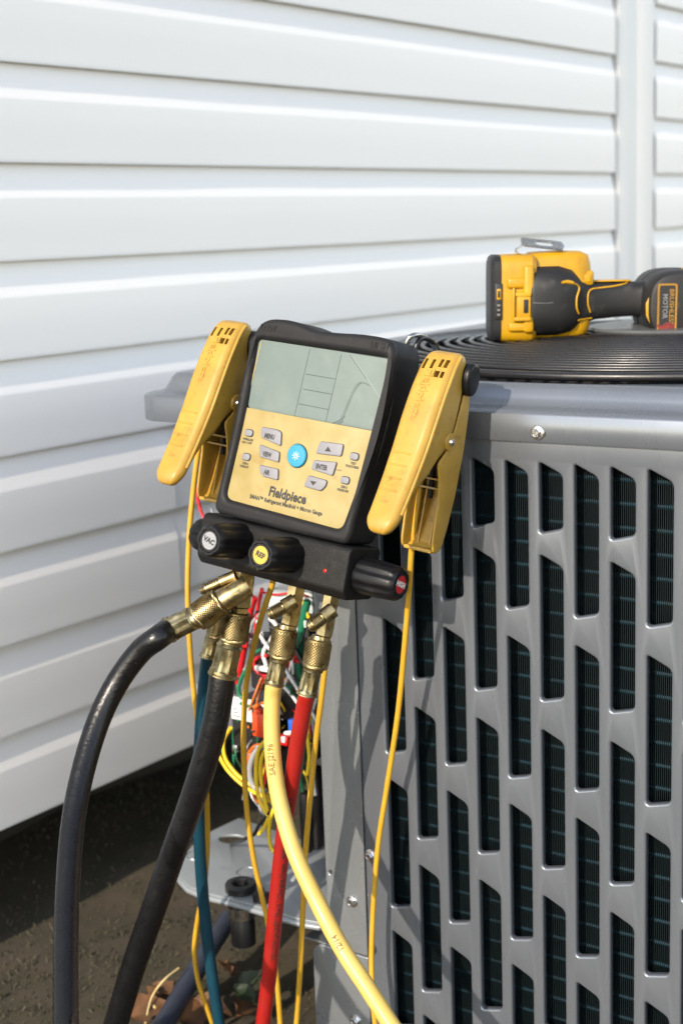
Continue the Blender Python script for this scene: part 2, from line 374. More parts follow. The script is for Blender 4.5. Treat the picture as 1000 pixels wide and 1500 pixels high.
# ================================================================== AIR CONDITIONER
AW, AD = .80, .80
ZCAP = .6715; ZTOP = .7185; CXY = (.435, .375); RG = .328
ac = empty('air_conditioner', AC_M, 'grey steel outdoor air conditioner with slotted front panel and round black top grille', 'air conditioner')
def screw_mesh():
    b = MB(); b.add(lathe([(.0001, 0), (.0062, 0), (.0066, .0006), (.0060, .0014), (.0046, .0018), (.0001, .0018)], 24))
    b.add(lathe([(.0001, .0016), (.0043, .0016), (.0043, .0048), (.0036, .0056), (.0028, .0056), (.0026, .0050), (.0001, .0050)], 6)); return b
def build_ac():
    # top cover: profile loops round the rounded rectangle, then into the fan opening
    def rr(inset, rad, z, N=160):
        x0, y0, x1, y1 = inset-.012, inset, AW-inset, AD-inset; r = max(.004, rad-.016-inset); pts = []
        per = []
        for (cx, cy, a0) in ((x1-r, y1-r, 0), (x0+r, y1-r, 90), (x0+r, y0+r, 180), (x1-r, y0+r, 270)):
            for k in range(N//4):
                # half of the points on the arc, half along the side that follows
                if k <= N//8: a = R(a0+90*k/(N//8)); per.append((cx+r*math.cos(a), cy+r*math.sin(a)))
                else: per.append(None)
        # fill straight runs
        i = 0; n = len(per)
        while i < n:
            if per[i] is None:
                j = i
                while per[j % n] is None: j += 1
                a = per[i-1]; b = per[j % n]; c = j-i+1
                for k in range(i, j): t = (k-i+1)/c; per[k] = (a[0]*(1-t)+b[0]*t, a[1]*(1-t)+b[1]*t)
                i = j
            i += 1
        return [(p[0], p[1], z) for p in per]
    loops = [rr(.006, .05, ZCAP), rr(-.002, .05, ZCAP-.001), rr(-.003, .05, ZCAP+.001), rr(-.003, .05, .6945), rr(-.0015, .05, .6968), rr(.003, .052, .6982), rr(.013, .055, .6998), rr(.0175, .056, .7022), rr(.0205, .058, .7075), rr(.0235, .06, .7140), rr(.0275, .062, .7176), rr(.034, .065, ZTOP)]
    base = loops[-1]
    for rad, z in ((RG+.004, ZTOP-.001), (RG, ZTOP-.004), (RG, ZTOP-.05)):
        loops.append([(CXY[0]+rad*math.cos(math.atan2(p[1]-CXY[1], p[0]-CXY[0])), CXY[1]+rad*math.sin(math.atan2(p[1]-CXY[1], p[0]-CXY[0])), z) for p in base])
    v = [p for l in loops for p in l]; n = len(base); f = []
    for i in range(len(loops)-1):
        for k in range(n): f.append((i*n+k, i*n+(k+1) % n, (i+1)*n+(k+1) % n, (i+1)*n+k))
    one('top_cover', (v, f), M_grey, ac, 40)
    # front panel with its slots
    PITCH_X = .03342; XA = .2868; SWD = .0222
    holes = []
    z_hi = .6535
    def slot(x, zt, zb_):
        return rpoly([(x, zt), (x+SWD, zt-.0105), (x+SWD, zb_+.0060), (x, zb_)], [.0032, .0052, .0042, .0042], 4)
    for c in range(15):
        x = XA + c*PITCH_X
        if x+SWD > AW-.03: break
        if c % 2 == 0: rows = [(z_hi, .5165)] + [(.4915-.1628*i, .3545-.1628*i) for i in range(2)] + [(.166, .060)]
        else: rows = [(z_hi, .5895)] + [(.5705-.1628*i, .4345-.1628*i) for i in range(3)] + [(.083, .060)]
        for zt, zb_ in rows: holes.append(slot(x, zt, zb_))
    fr_M = Matrix(((1, 0, 0, 0), (0, 0, -1, 0), (0, 1, 0, 0), (0, 0, 0, 1)))     # plate (x,y,z) -> (x,-z,y): z is out of the face
    fp = one('front_panel', plate(rect(.2575, .02, AW-.004, ZCAP+.012, .002), holes, -.0085, 0, .0024, 3), M_grey, ac, 50, fr_M)
    # side posts of the wiring corner
    one('corner_post', plate(rect(.2075, .1285, .2555, ZCAP+.012, .002), [circ(.2135, .211, .0024, 12)], -.012, -.0012, .0012), M_grey_lit, ac, 40, fr_M)
    one('post_return', box(.2065, .0125, .1285, .2085, .16, ZCAP+.01), M_grey, ac, 0)
    one('lower_panel', plate(rpoly([(.186, .02), (.2555, .02), (.2555, .1265), (.196, .1265), (.186, .118)], [.002, .002, .002, .004, .004]), [], -.016, -.002, .0016), M_grey_lit, ac, 40, fr_M)
    one('lower_panel_return', box(.184, .017, .02, .1875, .2, .12), M_grey, ac, 0)
    one('post_ledge', box(.175, .004, .1262, .2075, .06, .1285), M_grey_lit, ac, 0)
    one('panel_hole', lathe([(.0001, 0), (.0034, 0), (.0034, .0006), (.0001, .0006)], 16), M_dark, ac, 30, T(.2645, 0, .1395) @ Matrix.Scale(1.6, 4, (0, 0, 1)) @ Matrix.Rotation(R(90), 4, 'X'))
    # remaining casing
    one('rear_panel', box(.004, AD-.012, .02, AW-.004, AD-.004, ZCAP+.01), M_grey, ac, 0)
    one('right_panel', box(AW-.012, .004, .02, AW-.004, AD-.012, ZCAP+.01), M_grey, ac, 0)
    one('left_panel', box(.006, .27, .02, .014, AD-.012, ZCAP+.01), M_grey, ac, 0)
    one('base_pan', box(.19, .02, .0, AW-.006, AD-.006, .019), M_grey, ac, 0)
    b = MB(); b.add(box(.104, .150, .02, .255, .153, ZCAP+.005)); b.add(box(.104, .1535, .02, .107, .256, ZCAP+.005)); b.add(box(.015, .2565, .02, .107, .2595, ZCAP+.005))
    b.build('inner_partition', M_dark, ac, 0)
    # coil behind the slots
    coil = one('coil', box(.264, .056, .03, AW-.02, .075, .665), M_dark, ac, 0)
    b = MB(); x = .266
    while x < AW-.025: b.add(box(x, .020, .032, x+.0004, .056, .663)); x += .0019
    tag(b.build('coil_fins', M_fin, coil, 0), kind='stuff')
    t0 = None; z = .045
    while z < .66:
        M = T(0, 0, z)
        if t0 is None:
            t0 = one('coil_tube', tube([Vector((.266, .0235, 0)), Vector((AW-.024, .0235, 0))], .0024, 8), M_tube, coil, 40); t0.matrix_local = M
        else: dup(t0, coil, M)
        z += .0212
    # fan grille
    gr = empty_child('fan_grille', ac, T(CXY[0], CXY[1], ZTOP))
    one('rim', torus(RG-.004, .0042, 160, 8, .0045), M_blackwire, gr, 60)
    r = RG-.016
    while r > .088:
        t = r/RG; one('ring', torus(r, .0025, 128, 8, .0075+.014*(1-t*t)), M_blackwire, gr, 70); r -= .0132
    for i in range(8):
        a = 2*math.pi*i/8+.3; p = []
        for k in range(9):
            q = .07+(RG-.075)*k/8; t = q/RG; p.append(Vector((q*math.cos(a), q*math.sin(a), .0035+.014*(1-t*t))))
        one('spoke', tube(p, .0022, 6), M_blackwire, gr, 60)
    one('centre_plate', lathe([(.0001, .020), (.088, .020), (.092, .0215), (.094, .024), (.091, .0265), (.083, .0275), (.04, .0285), (.0001, .0288)], 64), M_hub, gr, 30)
    one('fan_shroud', lathe([(RG-.001, -.051), (RG-.001, -.22), (.0001, -.22), (.0001, -.224), (RG+.003, -.224), (RG+.003, -.051)], 64, ring=True), M_dark, ac, 30, T(CXY[0], CXY[1], ZTOP))
    # grille hold-down bolt and washer near the front edge
    p = AC_I @ zw(953, 556, ZTOP)
    hb = one('washer', lathe([(.0001, .0002), (.0135, .0002), (.0145, .0012), (.0135, .0026), (.006, .0034), (.0001, .0034)], 32), M_screw, ac, 30, T(p.x, p.y+.004, ZTOP))
    one('bolt_head', lathe([(.0001, .003), (.0055, .003), (.0055, .009), (.0048, .0102), (.0001, .0102)], 6), M_screw, ac, 30, T(p.x, p.y+.004, ZTOP))
    # screws
    s0 = screw_mesh().build('screw', M_screw, ac, 30)
    first = True
    for (px, py, off) in ((787, 634, .003), (543, 1253, 0), (516, 1320, -.0012), (521, 1494, -.002)):
        q = fl(px, py, off)
        M = frame(q, (0, -1, 0)) @ Matrix.Rotation(random.uniform(0, 1), 4, 'Z')
        if first: s0.matrix_local = M; first = False
        else: dup(s0, ac, M)
    one('screw_slot', box(-.0055, -.002, 0, .0055, .002, .0004, .0001), M_dark, ac, 0, frame(fl(790, 635.5, .003), (0, -1, 0), (1, 0, 0)))
    # wiring shelf in the open corner
    zs = .158
    def sp(px, py): q = AC_I @ zw(px, py, zs); return (q.x, q.y)
    ol = [sp(*p) for p in ((470, 1351), (440, 1346), (395, 1333), (345, 1318), (300, 1307), (276, 1297), (264, 1284), (263, 1270), (268, 1255), (282, 1238), (310, 1217), (350, 1198))]
    xr, yr = .205, .146
    ol = ol + [(.09, yr), (xr, yr)]
    hl = [[Vector(sp(341+21*math.cos(a), 1229+6.5*math.sin(a))) for a in [2*math.pi*i/20 for i in range(20)]]]
    sh = one('wiring_shelf', plate(ol, hl, zs-.003, zs, .0008, 1), M_shelf, ac, 40)
    one('shelf_lip', tube([Vector((p[0], p[1], zs-.006)) for p in ol[:12]], .0035, 8), M_shelf, ac, 60)
    for (px, py, rx) in ((287, 1253, .012), (362, 1278, .012)):       # knockouts pressed into the shelf
        q = AC_I @ zw(px, py, zs); one('knockout', torus(rx, .0007, 32, 6, 0), M_grey_lit, sh, 60, T(q.x, q.y, zs+.0002))
    q = AC_I @ zw(353, 1304, zs)
    one('bushing', lathe([(.0085, 0), (.0165, 0), (.0172, .001), (.0172, .0075), (.016, .009), (.0105, .009), (.0085, .0075)], 32, ring=True), M_pblack, ac, 30, T(q.x, q.y, zs))
    one('conduit_connector', lathe([(.0001, -.062), (.0135, -.062), (.0135, -.036), (.0125, -.034), (.0125, -.012), (.0155, -.010), (.0155, -.0035), (.0001, -.0035)], 24), M_pblack, ac, 30, T(q.x, q.y, zs))
    one('conduit_strap', lathe([(.013, -.030), (.0148, -.030), (.0148, -.017), (.013, -.017)], 24, ring=True), M_steel, ac, 30, T(q.x, q.y, zs))
    q = AC_I @ zw(383, 1322, zs)
    one('cable_clamp', (lambda b: (b.v, b.f))(MB().add(box(-.008, -.006, 0, .008, .006, .012, .002)).add(lathe([(.0001, .010), (.004, .010), (.004, .016), (.0001, .016)], 12))), M_pblack, ac, 30, T(q.x, q.y, zs))
def empty_child(name, parent, M):
    o = bpy.data.objects.new(name, None); link(o, parent); o.matrix_local = M; return o
build_ac()

# ------------------------------------------------------------------ wiring inside the open corner (parts of the unit)
def wiring():
    def bx(name, px0, py0, px1, py1, off, dep, mt, bev=.002):
        a = fl(px0, py0, off); b = fl(px1, py1, off)
        return one(name, box(a.x, a.y, b.z, b.x, a.y+dep, a.z, bev), mt, ac)
    ct = bx('contactor', 337, 1026, 392, 1112, -.045, .05, M_pblack, .003)
    for i in range(3):
        a = fl(344+16*i, 1100, -.043); one('terminal', box(a.x, a.y-.004, a.z, a.x+.006, a.y+.002, a.z+.008, .001), M_screw, ct)
    a = fl(340, 1052, -.0445); b = fl(368, 1025, -.0445)
    one('white_label', box(a.x, a.y-.0006, a.z, b.x, a.y, b.z), M_white, ct, 0)
    for i in range(3): one('label_line', box(a.x+.003, a.y-.001, a.z+.003+.004*i, a.x+.012-.002*i, a.y-.0007, a.z+.0045+.004*i), M_dgrey, ct, 0)
    a = fl(377, 1010, -.05); b = fl(377, 935, -.05)
    cp = one('capacitor', lathe([(.0001, 0), (.0125, 0), (.0135, .0015), (.0135, b.z-a.z-.004), (.0142, b.z-a.z-.003), (.0142, b.z-a.z), (.011, b.z-a.z+.001), (.0001, b.z-a.z+.001)], 32), M_pblack, ac, 30, T(a.x, a.y+.012, a.z))
    bm = MB()
    for i in range(9):
        an = R(215+12*i); M = T(a.x, a.y+.012, a.z+.022) @ Matrix.Rotation(an, 4, 'Z') @ T(.0137, 0, 0)
        bm.add(box(-.0002, -.0008, 0, .0002, .0008, .0026 if i % 3 else .0016), M)
    bm.build('orange_marking', M_orange, cp, 0)
    bx('orange_connector', 368, 1044, 387, 1082, -.035, .012, M_orange, .0015)
    bx('orange_connector', 372, 1040, 381, 1047, -.035, .010, M_orange, .0012)
    bx('red_connector', 398, 1076, 421, 1094, -.035, .010, M_high, .0015)
    bx('white_plug', 411, 1079, 417, 1089, -.033, .004, M_white, .001)
    bx('blue_connector', 421, 1054, 429, 1072, -.04, .008, M_wblue, .001)
    bx('relay', 400, 985, 442, 1060, -.06, .04, M_pblack, .003)
    bx('relay', 396, 1068, 448, 1124, -.075, .04, M_pblack, .003)
    bx('terminal_block', 392, 905, 456, 975, -.085, .03, M_pblack, .003)
    bx('white_plug', 372, 975, 394, 986, -.04, .006, M_white, .0015)
    bx('white_plug', 405, 956, 420, 968, -.05, .006, M_white, .0015)
    bx('milky_cover', 388, 866, 436, 905, -.06, .02, M_clear, .002)
    bx('milky_cover', 440, 862, 458, 900, -.07, .02, M_clear, .002)
    bx('insulation_sleeve', 446, 1125, 466, 1250, -.05, .02, M_pblack, .006)
    bx('ferrite_block', 434, 1160, 452, 1255, -.04, .016, M_pblack, .006)
    def wire(pts, mt, r=.0016, off=-.04):
        P = []
        for p in pts: P.append(fl(p[0], p[1], p[2] if len(p) > 2 else off))
        one('wire', tube(catmull(P, 7), r, 8), mt, ac, 70)
    Y = M_wyel
    wire([(338, 1066, -.03), (328, 1085), (330, 1110), (345, 1132), (362, 1146), (385, 1162), (405, 1176, -.05)], Y, .0022)
    wire([(312, 1085, -.05), (320, 1105), (335, 1130), (360, 1153), (390, 1170), (410, 1184, -.06)], Y, .0022)
    wire([(392, 1082), (379, 1098), (375, 1125), (377, 1160), (386, 1185), (394, 1196)], Y, .0022, -.02)
    wire([(396, 1088), (384, 1108), (382, 1135), (387, 1168), (393, 1192)], Y, .0022, -.022)
    wire([(394, 1196), (387, 1212), (379, 1222)], Y, .0022, -.02)
    wire([(402, 1182), (396, 1200), (394, 1225), (398, 1243), (407, 1252)], Y, .0022, -.02)
    wire([(450, 1075), (453, 1110), (450, 1135)], Y, .0022, -.03)
    wire([(430, 868), (445, 885), (452, 905)], Y, .002, -.05)
    wire([(458, 1040), (452, 1062), (455, 1090)], Y, .0018, -.04)
    wire([(395, 1190), (380, 1208), (372, 1222), (358, 1229), (345, 1234, -.06), (338, 1238, -.10)], M_wblack, .0020, -.02)
    wire([(396, 1197), (393, 1220), (397, 1245)], M_wblack, .0018, -.022)
    Rr = M_wred
    wire([(372, 875), (366, 895), (360, 930), (352, 975), (346, 1000)], Rr, .0045, -.06)
    wire([(392, 960), (380, 962), (372, 970), (378, 985), (392, 990), (408, 978), (424, 965), (440, 970)], Rr, .002, -.045)
    wire([(384, 862), (378, 890), (374, 930)], Rr, .0022, -.05)
    wire([(436, 958), (430, 968), (418, 972)], Rr, .003, -.045)
    wire([(385, 868), (405, 871), (432, 868), (452, 874)], Rr, .0012, -.055)
    wire([(298, 698), (291, 712), (290, 730), (295, 750), (303, 765)], Rr, .0018, -.02)
    wire([(310, 745), (316, 775), (322, 800), (326, 830)], M_wgrey, .0014, -.02)
    wire([(318, 770), (314, 800), (322, 830)], Rr, .0012, -.03)
    Gn = M_wgreen
    wire([(372, 970), (358, 985), (350, 1005), (352, 1020), (364, 1026)], Gn, .0023, -.045)
    wire([(368, 958), (384, 952), (398, 960)], Gn, .002, -.05)
    wire([(352, 1030), (362, 1034), (378, 1034)], Gn, .002, -.043)
    wire([(450, 880), (441, 925), (438, 975), (441, 1000)], Gn, .0042, -.05)
    wire([(446, 1075), (444, 1110), (440, 1140), (444, 1160)], Gn, .0022, -.04)
    wire([(418, 1000), (432, 1020), (446, 1030)], Gn, .002, -.045)
    Wt = M_wwhite
    wire([(395, 905), (405, 918), (398, 935), (386, 955), (390, 975)], Wt, .0024, -.045)
    wire([(378, 925), (390, 945), (405, 962), (430, 1000), (455, 1040), (466, 1062)], Wt, .0019, -.035)
    wire([(410, 1000), (430, 1022), (452, 1055)], Wt, .0018, -.04)
    wire([(382, 1030), (396, 1040), (410, 1044)], Wt, .002, -.04)
    wire([(418, 1075), (432, 1072), (445, 1068)], Wt, .003, -.045)
    wire([(445, 1045), (452, 1085), (457, 1130), (462, 1165)], Wt, .002, -.04)
    wire([(467, 1010), (458, 1050), (462, 1090)], Wt, .0016, -.045)
    wire([(400, 1130), (412, 1150), (430, 1155)], Wt, .0022, -.05)
    Gy = M_wgrey
    wire([(388, 1090), (372, 1105), (366, 1130), (372, 1152), (390, 1160)], Gy, .0034, -.04)
    wire([(380, 900), (370, 912), (366, 925)], Gy, .0020, -.05)
    wire([(388, 1165), (382, 1182), (392, 1195)], Gy, .003, -.04)
    wire([(434, 1262), (437, 1276), (428, 1290)], Wt, .0022, -.03)
    Or = M_worange
    wire([(374, 1102), (364, 1110), (360, 1122)], Or, .0022, -.04)
    wire([(385, 1090), (372, 1094), (364, 1104)], Or, .0022, -.042)
    wire([(388, 1120), (398, 1134), (404, 1148)], Or, .002, -.05)
    wire([(372, 1036), (386, 1030), (397, 1034)], Or, .0022, -.04)
    Bk = M_wblack
    wire([(418, 925), (432, 950), (448, 980), (462, 1010)], Bk, .0026, -.04)
    wire([(430, 900), (424, 918), (410, 924), (396, 918)], Bk, .0022, -.04)
    wire([(452, 1000), (460, 1060), (458, 1110), (466, 1160), (462, 1220)], Bk, .0036, -.055)
    wire([(448, 985), (470, 1040), (474, 1080)], Bk, .0025, -.05)
    wire([(455, 1085), (468, 1082), (474, 1086)], Bk, .002, -.035)
def loose_wires():
    rnd = random.Random(11); cols = [M_wyel, M_wred, M_wwhite, M_wblack, M_wgreen, M_wgrey, M_worange, M_wblack, M_wwhite]
    for i in range(34):
        x = rnd.uniform(345, 462); y = rnd.uniform(872, 1130); P = []
        dx, dy = rnd.uniform(-14, 14), rnd.uniform(14, 34)
        for k in range(5):
            P.append(fl(x, y, rnd.uniform(-.075, -.035))); x = min(468, max(342, x+dx+rnd.uniform(-12, 12))); y += dy+rnd.uniform(-14, 14)
            if y > 1195: break
        if len(P) > 2: one('wire', tube(catmull(P, 6), rnd.choice((.0009, .0011, .0014)), 6), cols[i % 9], ac, 70)
    for i in range(12):
        a = fl(rnd.uniform(350, 455), rnd.uniform(900, 1130), -.034-rnd.random()*.02)
        w, h_ = rnd.uniform(.003, .006), rnd.uniform(.004, .009)
        one('crimp_terminal', box(a.x, a.y, a.z, a.x+w, a.y+.004, a.z+h_, .0008), rnd.choice((M_screw, M_wblue, M_high, M_clear, M_screw)), ac)
wiring()
loose_wires()

# ================================================================== MANIFOLD GAUGE
gau = empty('manifold_gauge', G_M, 'yellow and black digital manifold gauge hanging tilted on the air conditioner front', 'gauge')
MM = .001
def mm(pts): return [(x*MM, y*MM) for x, y in pts]
def zk(zx, zy): return 320+zx/3.846, 600+zy/3.846       # enlarged views used for measuring
def zs_(zx, zy): return 320+zx/3.125, 440+zy/3.125
def g2(px, py, z=0): q = gl(px, py, z); return (q.x, q.y)
def put_text(name, s, px, py, size, parent, mt, z, w_px=None, bold=0.0, rot=0.0, shear=0.0, sx=1.0):
    t = text(s, size, bold, shear=shear, sx=sx)
    q = gl(px, py, z)
    if w_px:
        a = gl(w_px[0], w_px[1], z); b = gl(w_px[2], w_px[3], z); L = (b-a).length; k = L/max(1e-6, wid(t)); t = ([(p[0]*k, p[1], p[2]) for p in t[0]], t[1]); q = (a+b)/2
        rot = math.atan2(b.y-a.y, b.x-a.x)
    return one(name, t, mt, parent, 0, T(q.x, q.y, z) @ Matrix.Rotation(rot, 4, 'Z'))
def gauge():
    out = mm([(-76, 72), (-70, 83), (-59, 87.5), (-41, 88.5), (-27, 87), (-10, 82.7), (12, 83), (38, 85), (60, 85), (72, 83), (77.5, 74), (78.3, 50), (75, 11.5), (70, -37), (64.5, -90), (61, -98), (-10, -99), (-84, -97.5), (-89, -92), (-83.5, -32), (-81.7, 26)])
    out = rpoly(out, .009, 4)
    body = one('body', plate(out, [], -.046, -.0052, .004, 3), M_rubber, gau, 50)
    hole = rpoly(mm([(-71.5, 68), (72, 68.8), (72.8, 4), (53.6, -86.5), (-78.3, -82.5), (-71, 4)]), [.007, .007, .03, .008, .008, .03], 5)
    bez = one('bezel', plate(out, [hole], -.0115, .0012, .0052, 4), M_rubber, gau, 60)
    for s, px, py in (('LOW', 393, 481), ('HIGH', 556, 507)):
        t = text(s, .0075, .0002, ext=.0007); q = gl(px, py, .001)
        one('raised_lettering', t, M_rubber, bez, 0, T(q.x, q.y, .0011))
    sc_o = [g2(377, 500), g2(565, 527), g2(548, 632), g2(362, 597)]
    scr = one('screen', plate(rect(-.0712, .0040, .0718, .0675, .004), [], -.0051, -.0036, .0003, 1), M_lcd, gau, 40)
    zt = -.00345
    def line(name, pts, r, mt):
        P = [Vector((*g2(*zs_(*p), zt), zt)) for p in pts]
        one(name, tube(catmull(P, 5) if len(P) > 2 else P, r, 6, .5), mt, scr, 60)
    for a in (((418, 222), (345, 540)), ((563, 245), (487, 568)), ((400, 337), (535, 360)), ((385, 405), (520, 430)), ((367, 473), (505, 500))): line('display_line', a, .00026, M_lcdline)
    line('reflection', [(608, 252), (640, 298), (680, 355), (742, 450)], .00016, M_reflection); line('reflection', [(601, 250), (636, 302), (676, 359)], .00022, M_lcdline)  # reflection of a wire in the screen, drawn as thin lines
    line('reflection', [(552, 580), (585, 500), (614, 432), (640, 388), (665, 378), (692, 392)], .00024, M_lcdline)
    line('reflection', [(545, 572), (580, 495), (606, 432), (630, 388), (655, 372)], .00018, M_lcdline)
    line('reflection', [(490, 572), (530, 560), (560, 545), (578, 530)], .0003, M_lcdline); line('reflection', [(500, 574), (540, 566), (572, 552)], .0002, M_lcdline)
    line('reflection', [(195, 190), (150, 380), (128, 470)], .0006, M_panel)
    line('reflection', [(738, 450), (728, 560)], .0003, M_reflection)
    pan = one('keypad_panel', plate(rpoly(mm([(-71.8, 4.0), (73.2, 3.8), (54.4, -87.4), (-79.2, -83.4)]), [.0005, .0005, .008, .008], 6), [], -.0051, -.0033, .0003, 1), M_panel, gau, 40)
    zp, zb = -.0033, -.0016
    def button(name, pts, r, mt=M_button):
        P = [g2(*zk(*p), zb) for p in pts]
        o = one(name, plate(rpoly(P, r, 4), [], -.0035, zb, .0006, 2), mt, gau, 40)
        # dark moulded gap round the key
        c = Vector((sum(p[0] for p in P)/len(P), sum(p[1] for p in P)/len(P)))
        one('key_gap', plate(rpoly([c+(Vector(p)-c)*1.0+(Vector(p)-c).normalized()*.0007 for p in P], r*1.15, 4), [], -.0034, -.00305, 0), M_print, o, 0)
        return o
    bm_ = button('key', [(240, 97), (330, 115), (352, 128), (348, 205), (237, 155)], .0022)
    bv = button('key', [(230, 197), (341, 240), (336, 297), (228, 264)], .0018)
    ba = button('key', [(229, 312), (334, 336), (331, 398), (248, 374), (230, 345)], .0018)
    bu = button('key', [(572, 180), (701, 195), (688, 264), (548, 246), (553, 222)], .0022)
    be = button('key', [(535, 285), (663, 297), (640, 373), (521, 335)], .0018)
    bd = button('key', [(505, 371), (608, 400), (602, 430), (574, 458), (477, 431)], .0022)
    for s, x0, y0, x1, y1, b in (('MENU', 260, 146, 315, 158, bm_), ('VIEW', 248, 248, 298, 260, bv), ('AIR', 255, 351, 288, 359, ba), ('ENTER', 547, 318, 612, 332, be)):
        a = zk(x0, y0); c = zk(x1, y1); put_text('lettering', s, 0, 0, .0060, b, M_print, zb+.0001, (*a, *c), .0003)
    for pts, b in ((((598, 234), (634, 238), (617, 208)), bu), (((515, 400), (553, 407), (532, 428)), bd)):
        one('arrow', flat([g2(*zk(*p), zb) for p in pts], zb+.0001), M_print, b, 0)
    q = gl(*zk(439, 260), zb)
    bl = one('round_key', lathe([(.0001, 0), (.0100, 0), (.0104, .0006), (.0104, .0016), (.0096, .0024), (.006, .0027), (.0001, .0028)], 40), M_blue, gau, 30, T(q.x, q.y, -.0034))
    one('key_gap', lathe([(.0001, 0), (.0111, 0), (.0111, .0003), (.0001, .0003)], 40), M_print, bl, 30, T(q.x, q.y, -.0034))
    sun_ = MB(); sun_.add(torus(.0017, .0003, 20, 6)); sun_.add(box(-.00025, 0, -.0001, .00025, .0011, .0002))
    for i in range(8): sun_.add(box(-.0002, .0024, -.0002, .0002, .0040, .0002), Matrix.Rotation(2*math.pi*i/8, 4, 'Z'))
    sun_.build('light_symbol', M_white, bl, 0, T(q.x, q.y, -.0034+.00285))
    for (zx, zy, w, hh, ls) in ((168, 131, 30, 20, ('WIRELESS', 'ON / OFF')), (153, 266, 30, 21, ('ZERO', 'WEIGHT')), (761, 264, 34, 23, ('TEST', 'TIGHTNESS')), (709, 398, 34, 23, ('ZERO', 'PRESSURE'))):
        q = gl(*zk(zx, zy), zb); hw, hv = .0044, .0030
        b = one('small_key', plate(rect(q.x-hw, q.y-hv, q.x+hw, q.y+hv, .0029, 5), [], -.0035, zb, .0006, 2), M_button, gau, 40)
        one('key_gap', plate(rect(q.x-hw-.0006, q.y-hv-.0006, q.x+hw+.0006, q.y+hv+.0006, .0033, 5), [], -.0034, -.0030, 0), M_print, b, 0)
        for i, s in enumerate(ls):
            t = text(s, .0029, .00014, sx=.95); one('lettering', t, M_print, pan, 0, T(q.x+(-.001 if i else -.0002), q.y-.0062-.0031*i, zp+.0001))
    put_text('lettering', 'ALARM', *zk(675, 341), .0021, pan, M_print, zp+.0001)
    a = zk(283, 460); c = zk(492, 510); put_text('lettering', 'Fieldpiece', 0, 0, .0126, pan, M_print, zp+.0001, (*a, *c), .0005, shear=.10)
    a = zk(176, 488); c = zk(584, 588); put_text('lettering', 'SMAN\u2122 Refrigerant Manifold + Micron Gauge', 0, 0, .0052, pan, M_print, zp+.0001, (*a, *c), .00022)
    one('lettering', text('\u2022', .003), M_print, pan, 0, T(*g2(*zk(496, 526), zp), zp+.0001))
    # valve block and knobs
    pf = rpoly(mm([(-2, -99.2), (1.5, -104), (1.5, -139), (-6, -147), (-46, -147), (-50, -142), (-50, -103), (-46, -99.2)]), .003, 4)     # (z, y)
    prM = Matrix(((0, 0, 1, 0), (0, 1, 0, 0), (1, 0, 0, 0), (0, 0, 0, 1)))
    blk = one('valve_block', plate(pf, [], -.099, .0685, .002, 2), M_block, gau, 40, prM)
    one('indicator_light', lathe([(.0001, 0), (.0017, 0), (.0016, .0006), (.0001, .001)], 16), M_led, gau, 30, T(*g2(476, 836, .0016), .0015))
    def knob(M, L, disc, s, name):
        lob = lambda a, z: 1 - .17*max(0, math.cos(7*a))**1.2*(1 if .004 < z < L-.0065 else .35)
        k = one('knob', lathe([(.006, -.002), (.0140, -.002), (.0164, .001), (.0167, .004), (.0165, L*.5), (.0158, L-.006), (.0146, L-.002), (.0128, L), (.0108, L), (.0103, L-.0012), (.0001, L-.0012)], 64, lob), M_knob, gau, 30, M)
        one('knob_ring', lathe([(.0082, L-.0013), (.0098, L-.0013), (.0098, L-.0001), (.0082, L-.0001)], 40, ring=True), M_rubber, k, 30, M)
        one('knob_disc', lathe([(.0001, L-.0013), (.0080, L-.0013), (.0080, L-.0004), (.0001, L-.0003)], 40), disc, k, 30, M)
        if s: one('lettering', text(s, .0064, .0003), M_print if disc is not M_high else M_white, k, 0, M @ T(0, 0, L-.00015) @ Matrix.Rotation(R(-14), 4, 'Z'))
    L = .046
    a = gl(306, 792, L); knob(T(a.x, a.y, 0), L, M_vac, 'VAC', 'v')
    a = gl(381, 813, L); knob(T(a.x, a.y, 0), L, M_ref, 'REF', 'r')
    knob(frame((.0690, -.1235, -.022), (1, 0, 0), (0, 0, -1)), .042, M_high, 'HIGH', 'h')
    knob(frame((-.0995, -.1235, -.022), (-1, 0, 0), (0, 0, 1)), .021, M_high, None, 'l')
    # brass stems and flare ports
    def sl(p0, p1, prof, seg, name, mt, par, mod=None, sm=30):
        a = gl(*p0); b = gl(*p1); h = (b-a).length
        return one(name, lathe([(r, z*h) for r, z in prof], seg, mod), mt, par, sm, frame(a, b-a))
    zz = -.022
    s1 = sl((356, 832, zz), (349, 897, zz), [(.001, 0), (.0128, 0), (.0128, .86), (.010, .90), (.010, 1), (.001, 1)], 6, 'valve_stem', M_brass, gau)
    s2 = sl((435, 858, zz), (423, 921, zz), [(.001, 0), (.0084, 0), (.0084, .88), (.0068, .92), (.0068, 1), (.001, 1)], 6, 'valve_stem', M_brass, gau)
    s3 = sl((486, 872, zz), (474, 938, zz), [(.001, 0), (.0078, 0), (.0078, .88), (.0064, .92), (.0064, 1), (.001, 1)], 6, 'valve_stem', M_brass, gau)
    def flare(p0, p1, r, par):
        pr = [(.001, 0), (r*1.15, 0), (r*1.15, .42), (r*.9, .45)]
        for i in range(6): t = .47+.065*i; pr += [(r*.88, t), (r*1.06, t+.018), (r*1.06, t+.034), (r*.88, t+.052)]
        pr += [(r*.82, .88), (r*.9, .91), (r*.62, 1.0), (r*.42, 1.0), (r*.40, .9), (.0005, .9)]
        sl(p0, p1, pr, 28, 'flare_port', M_brass, par)
        a = gl(*p0); b = gl(*p1); d = (b-a)
        one('port_opening', lathe([(.0001, 0), (r*.38, 0), (r*.38, .0004), (.0001, .0004)], 16), M_dark, par, 0, frame(a+d*.93, d))
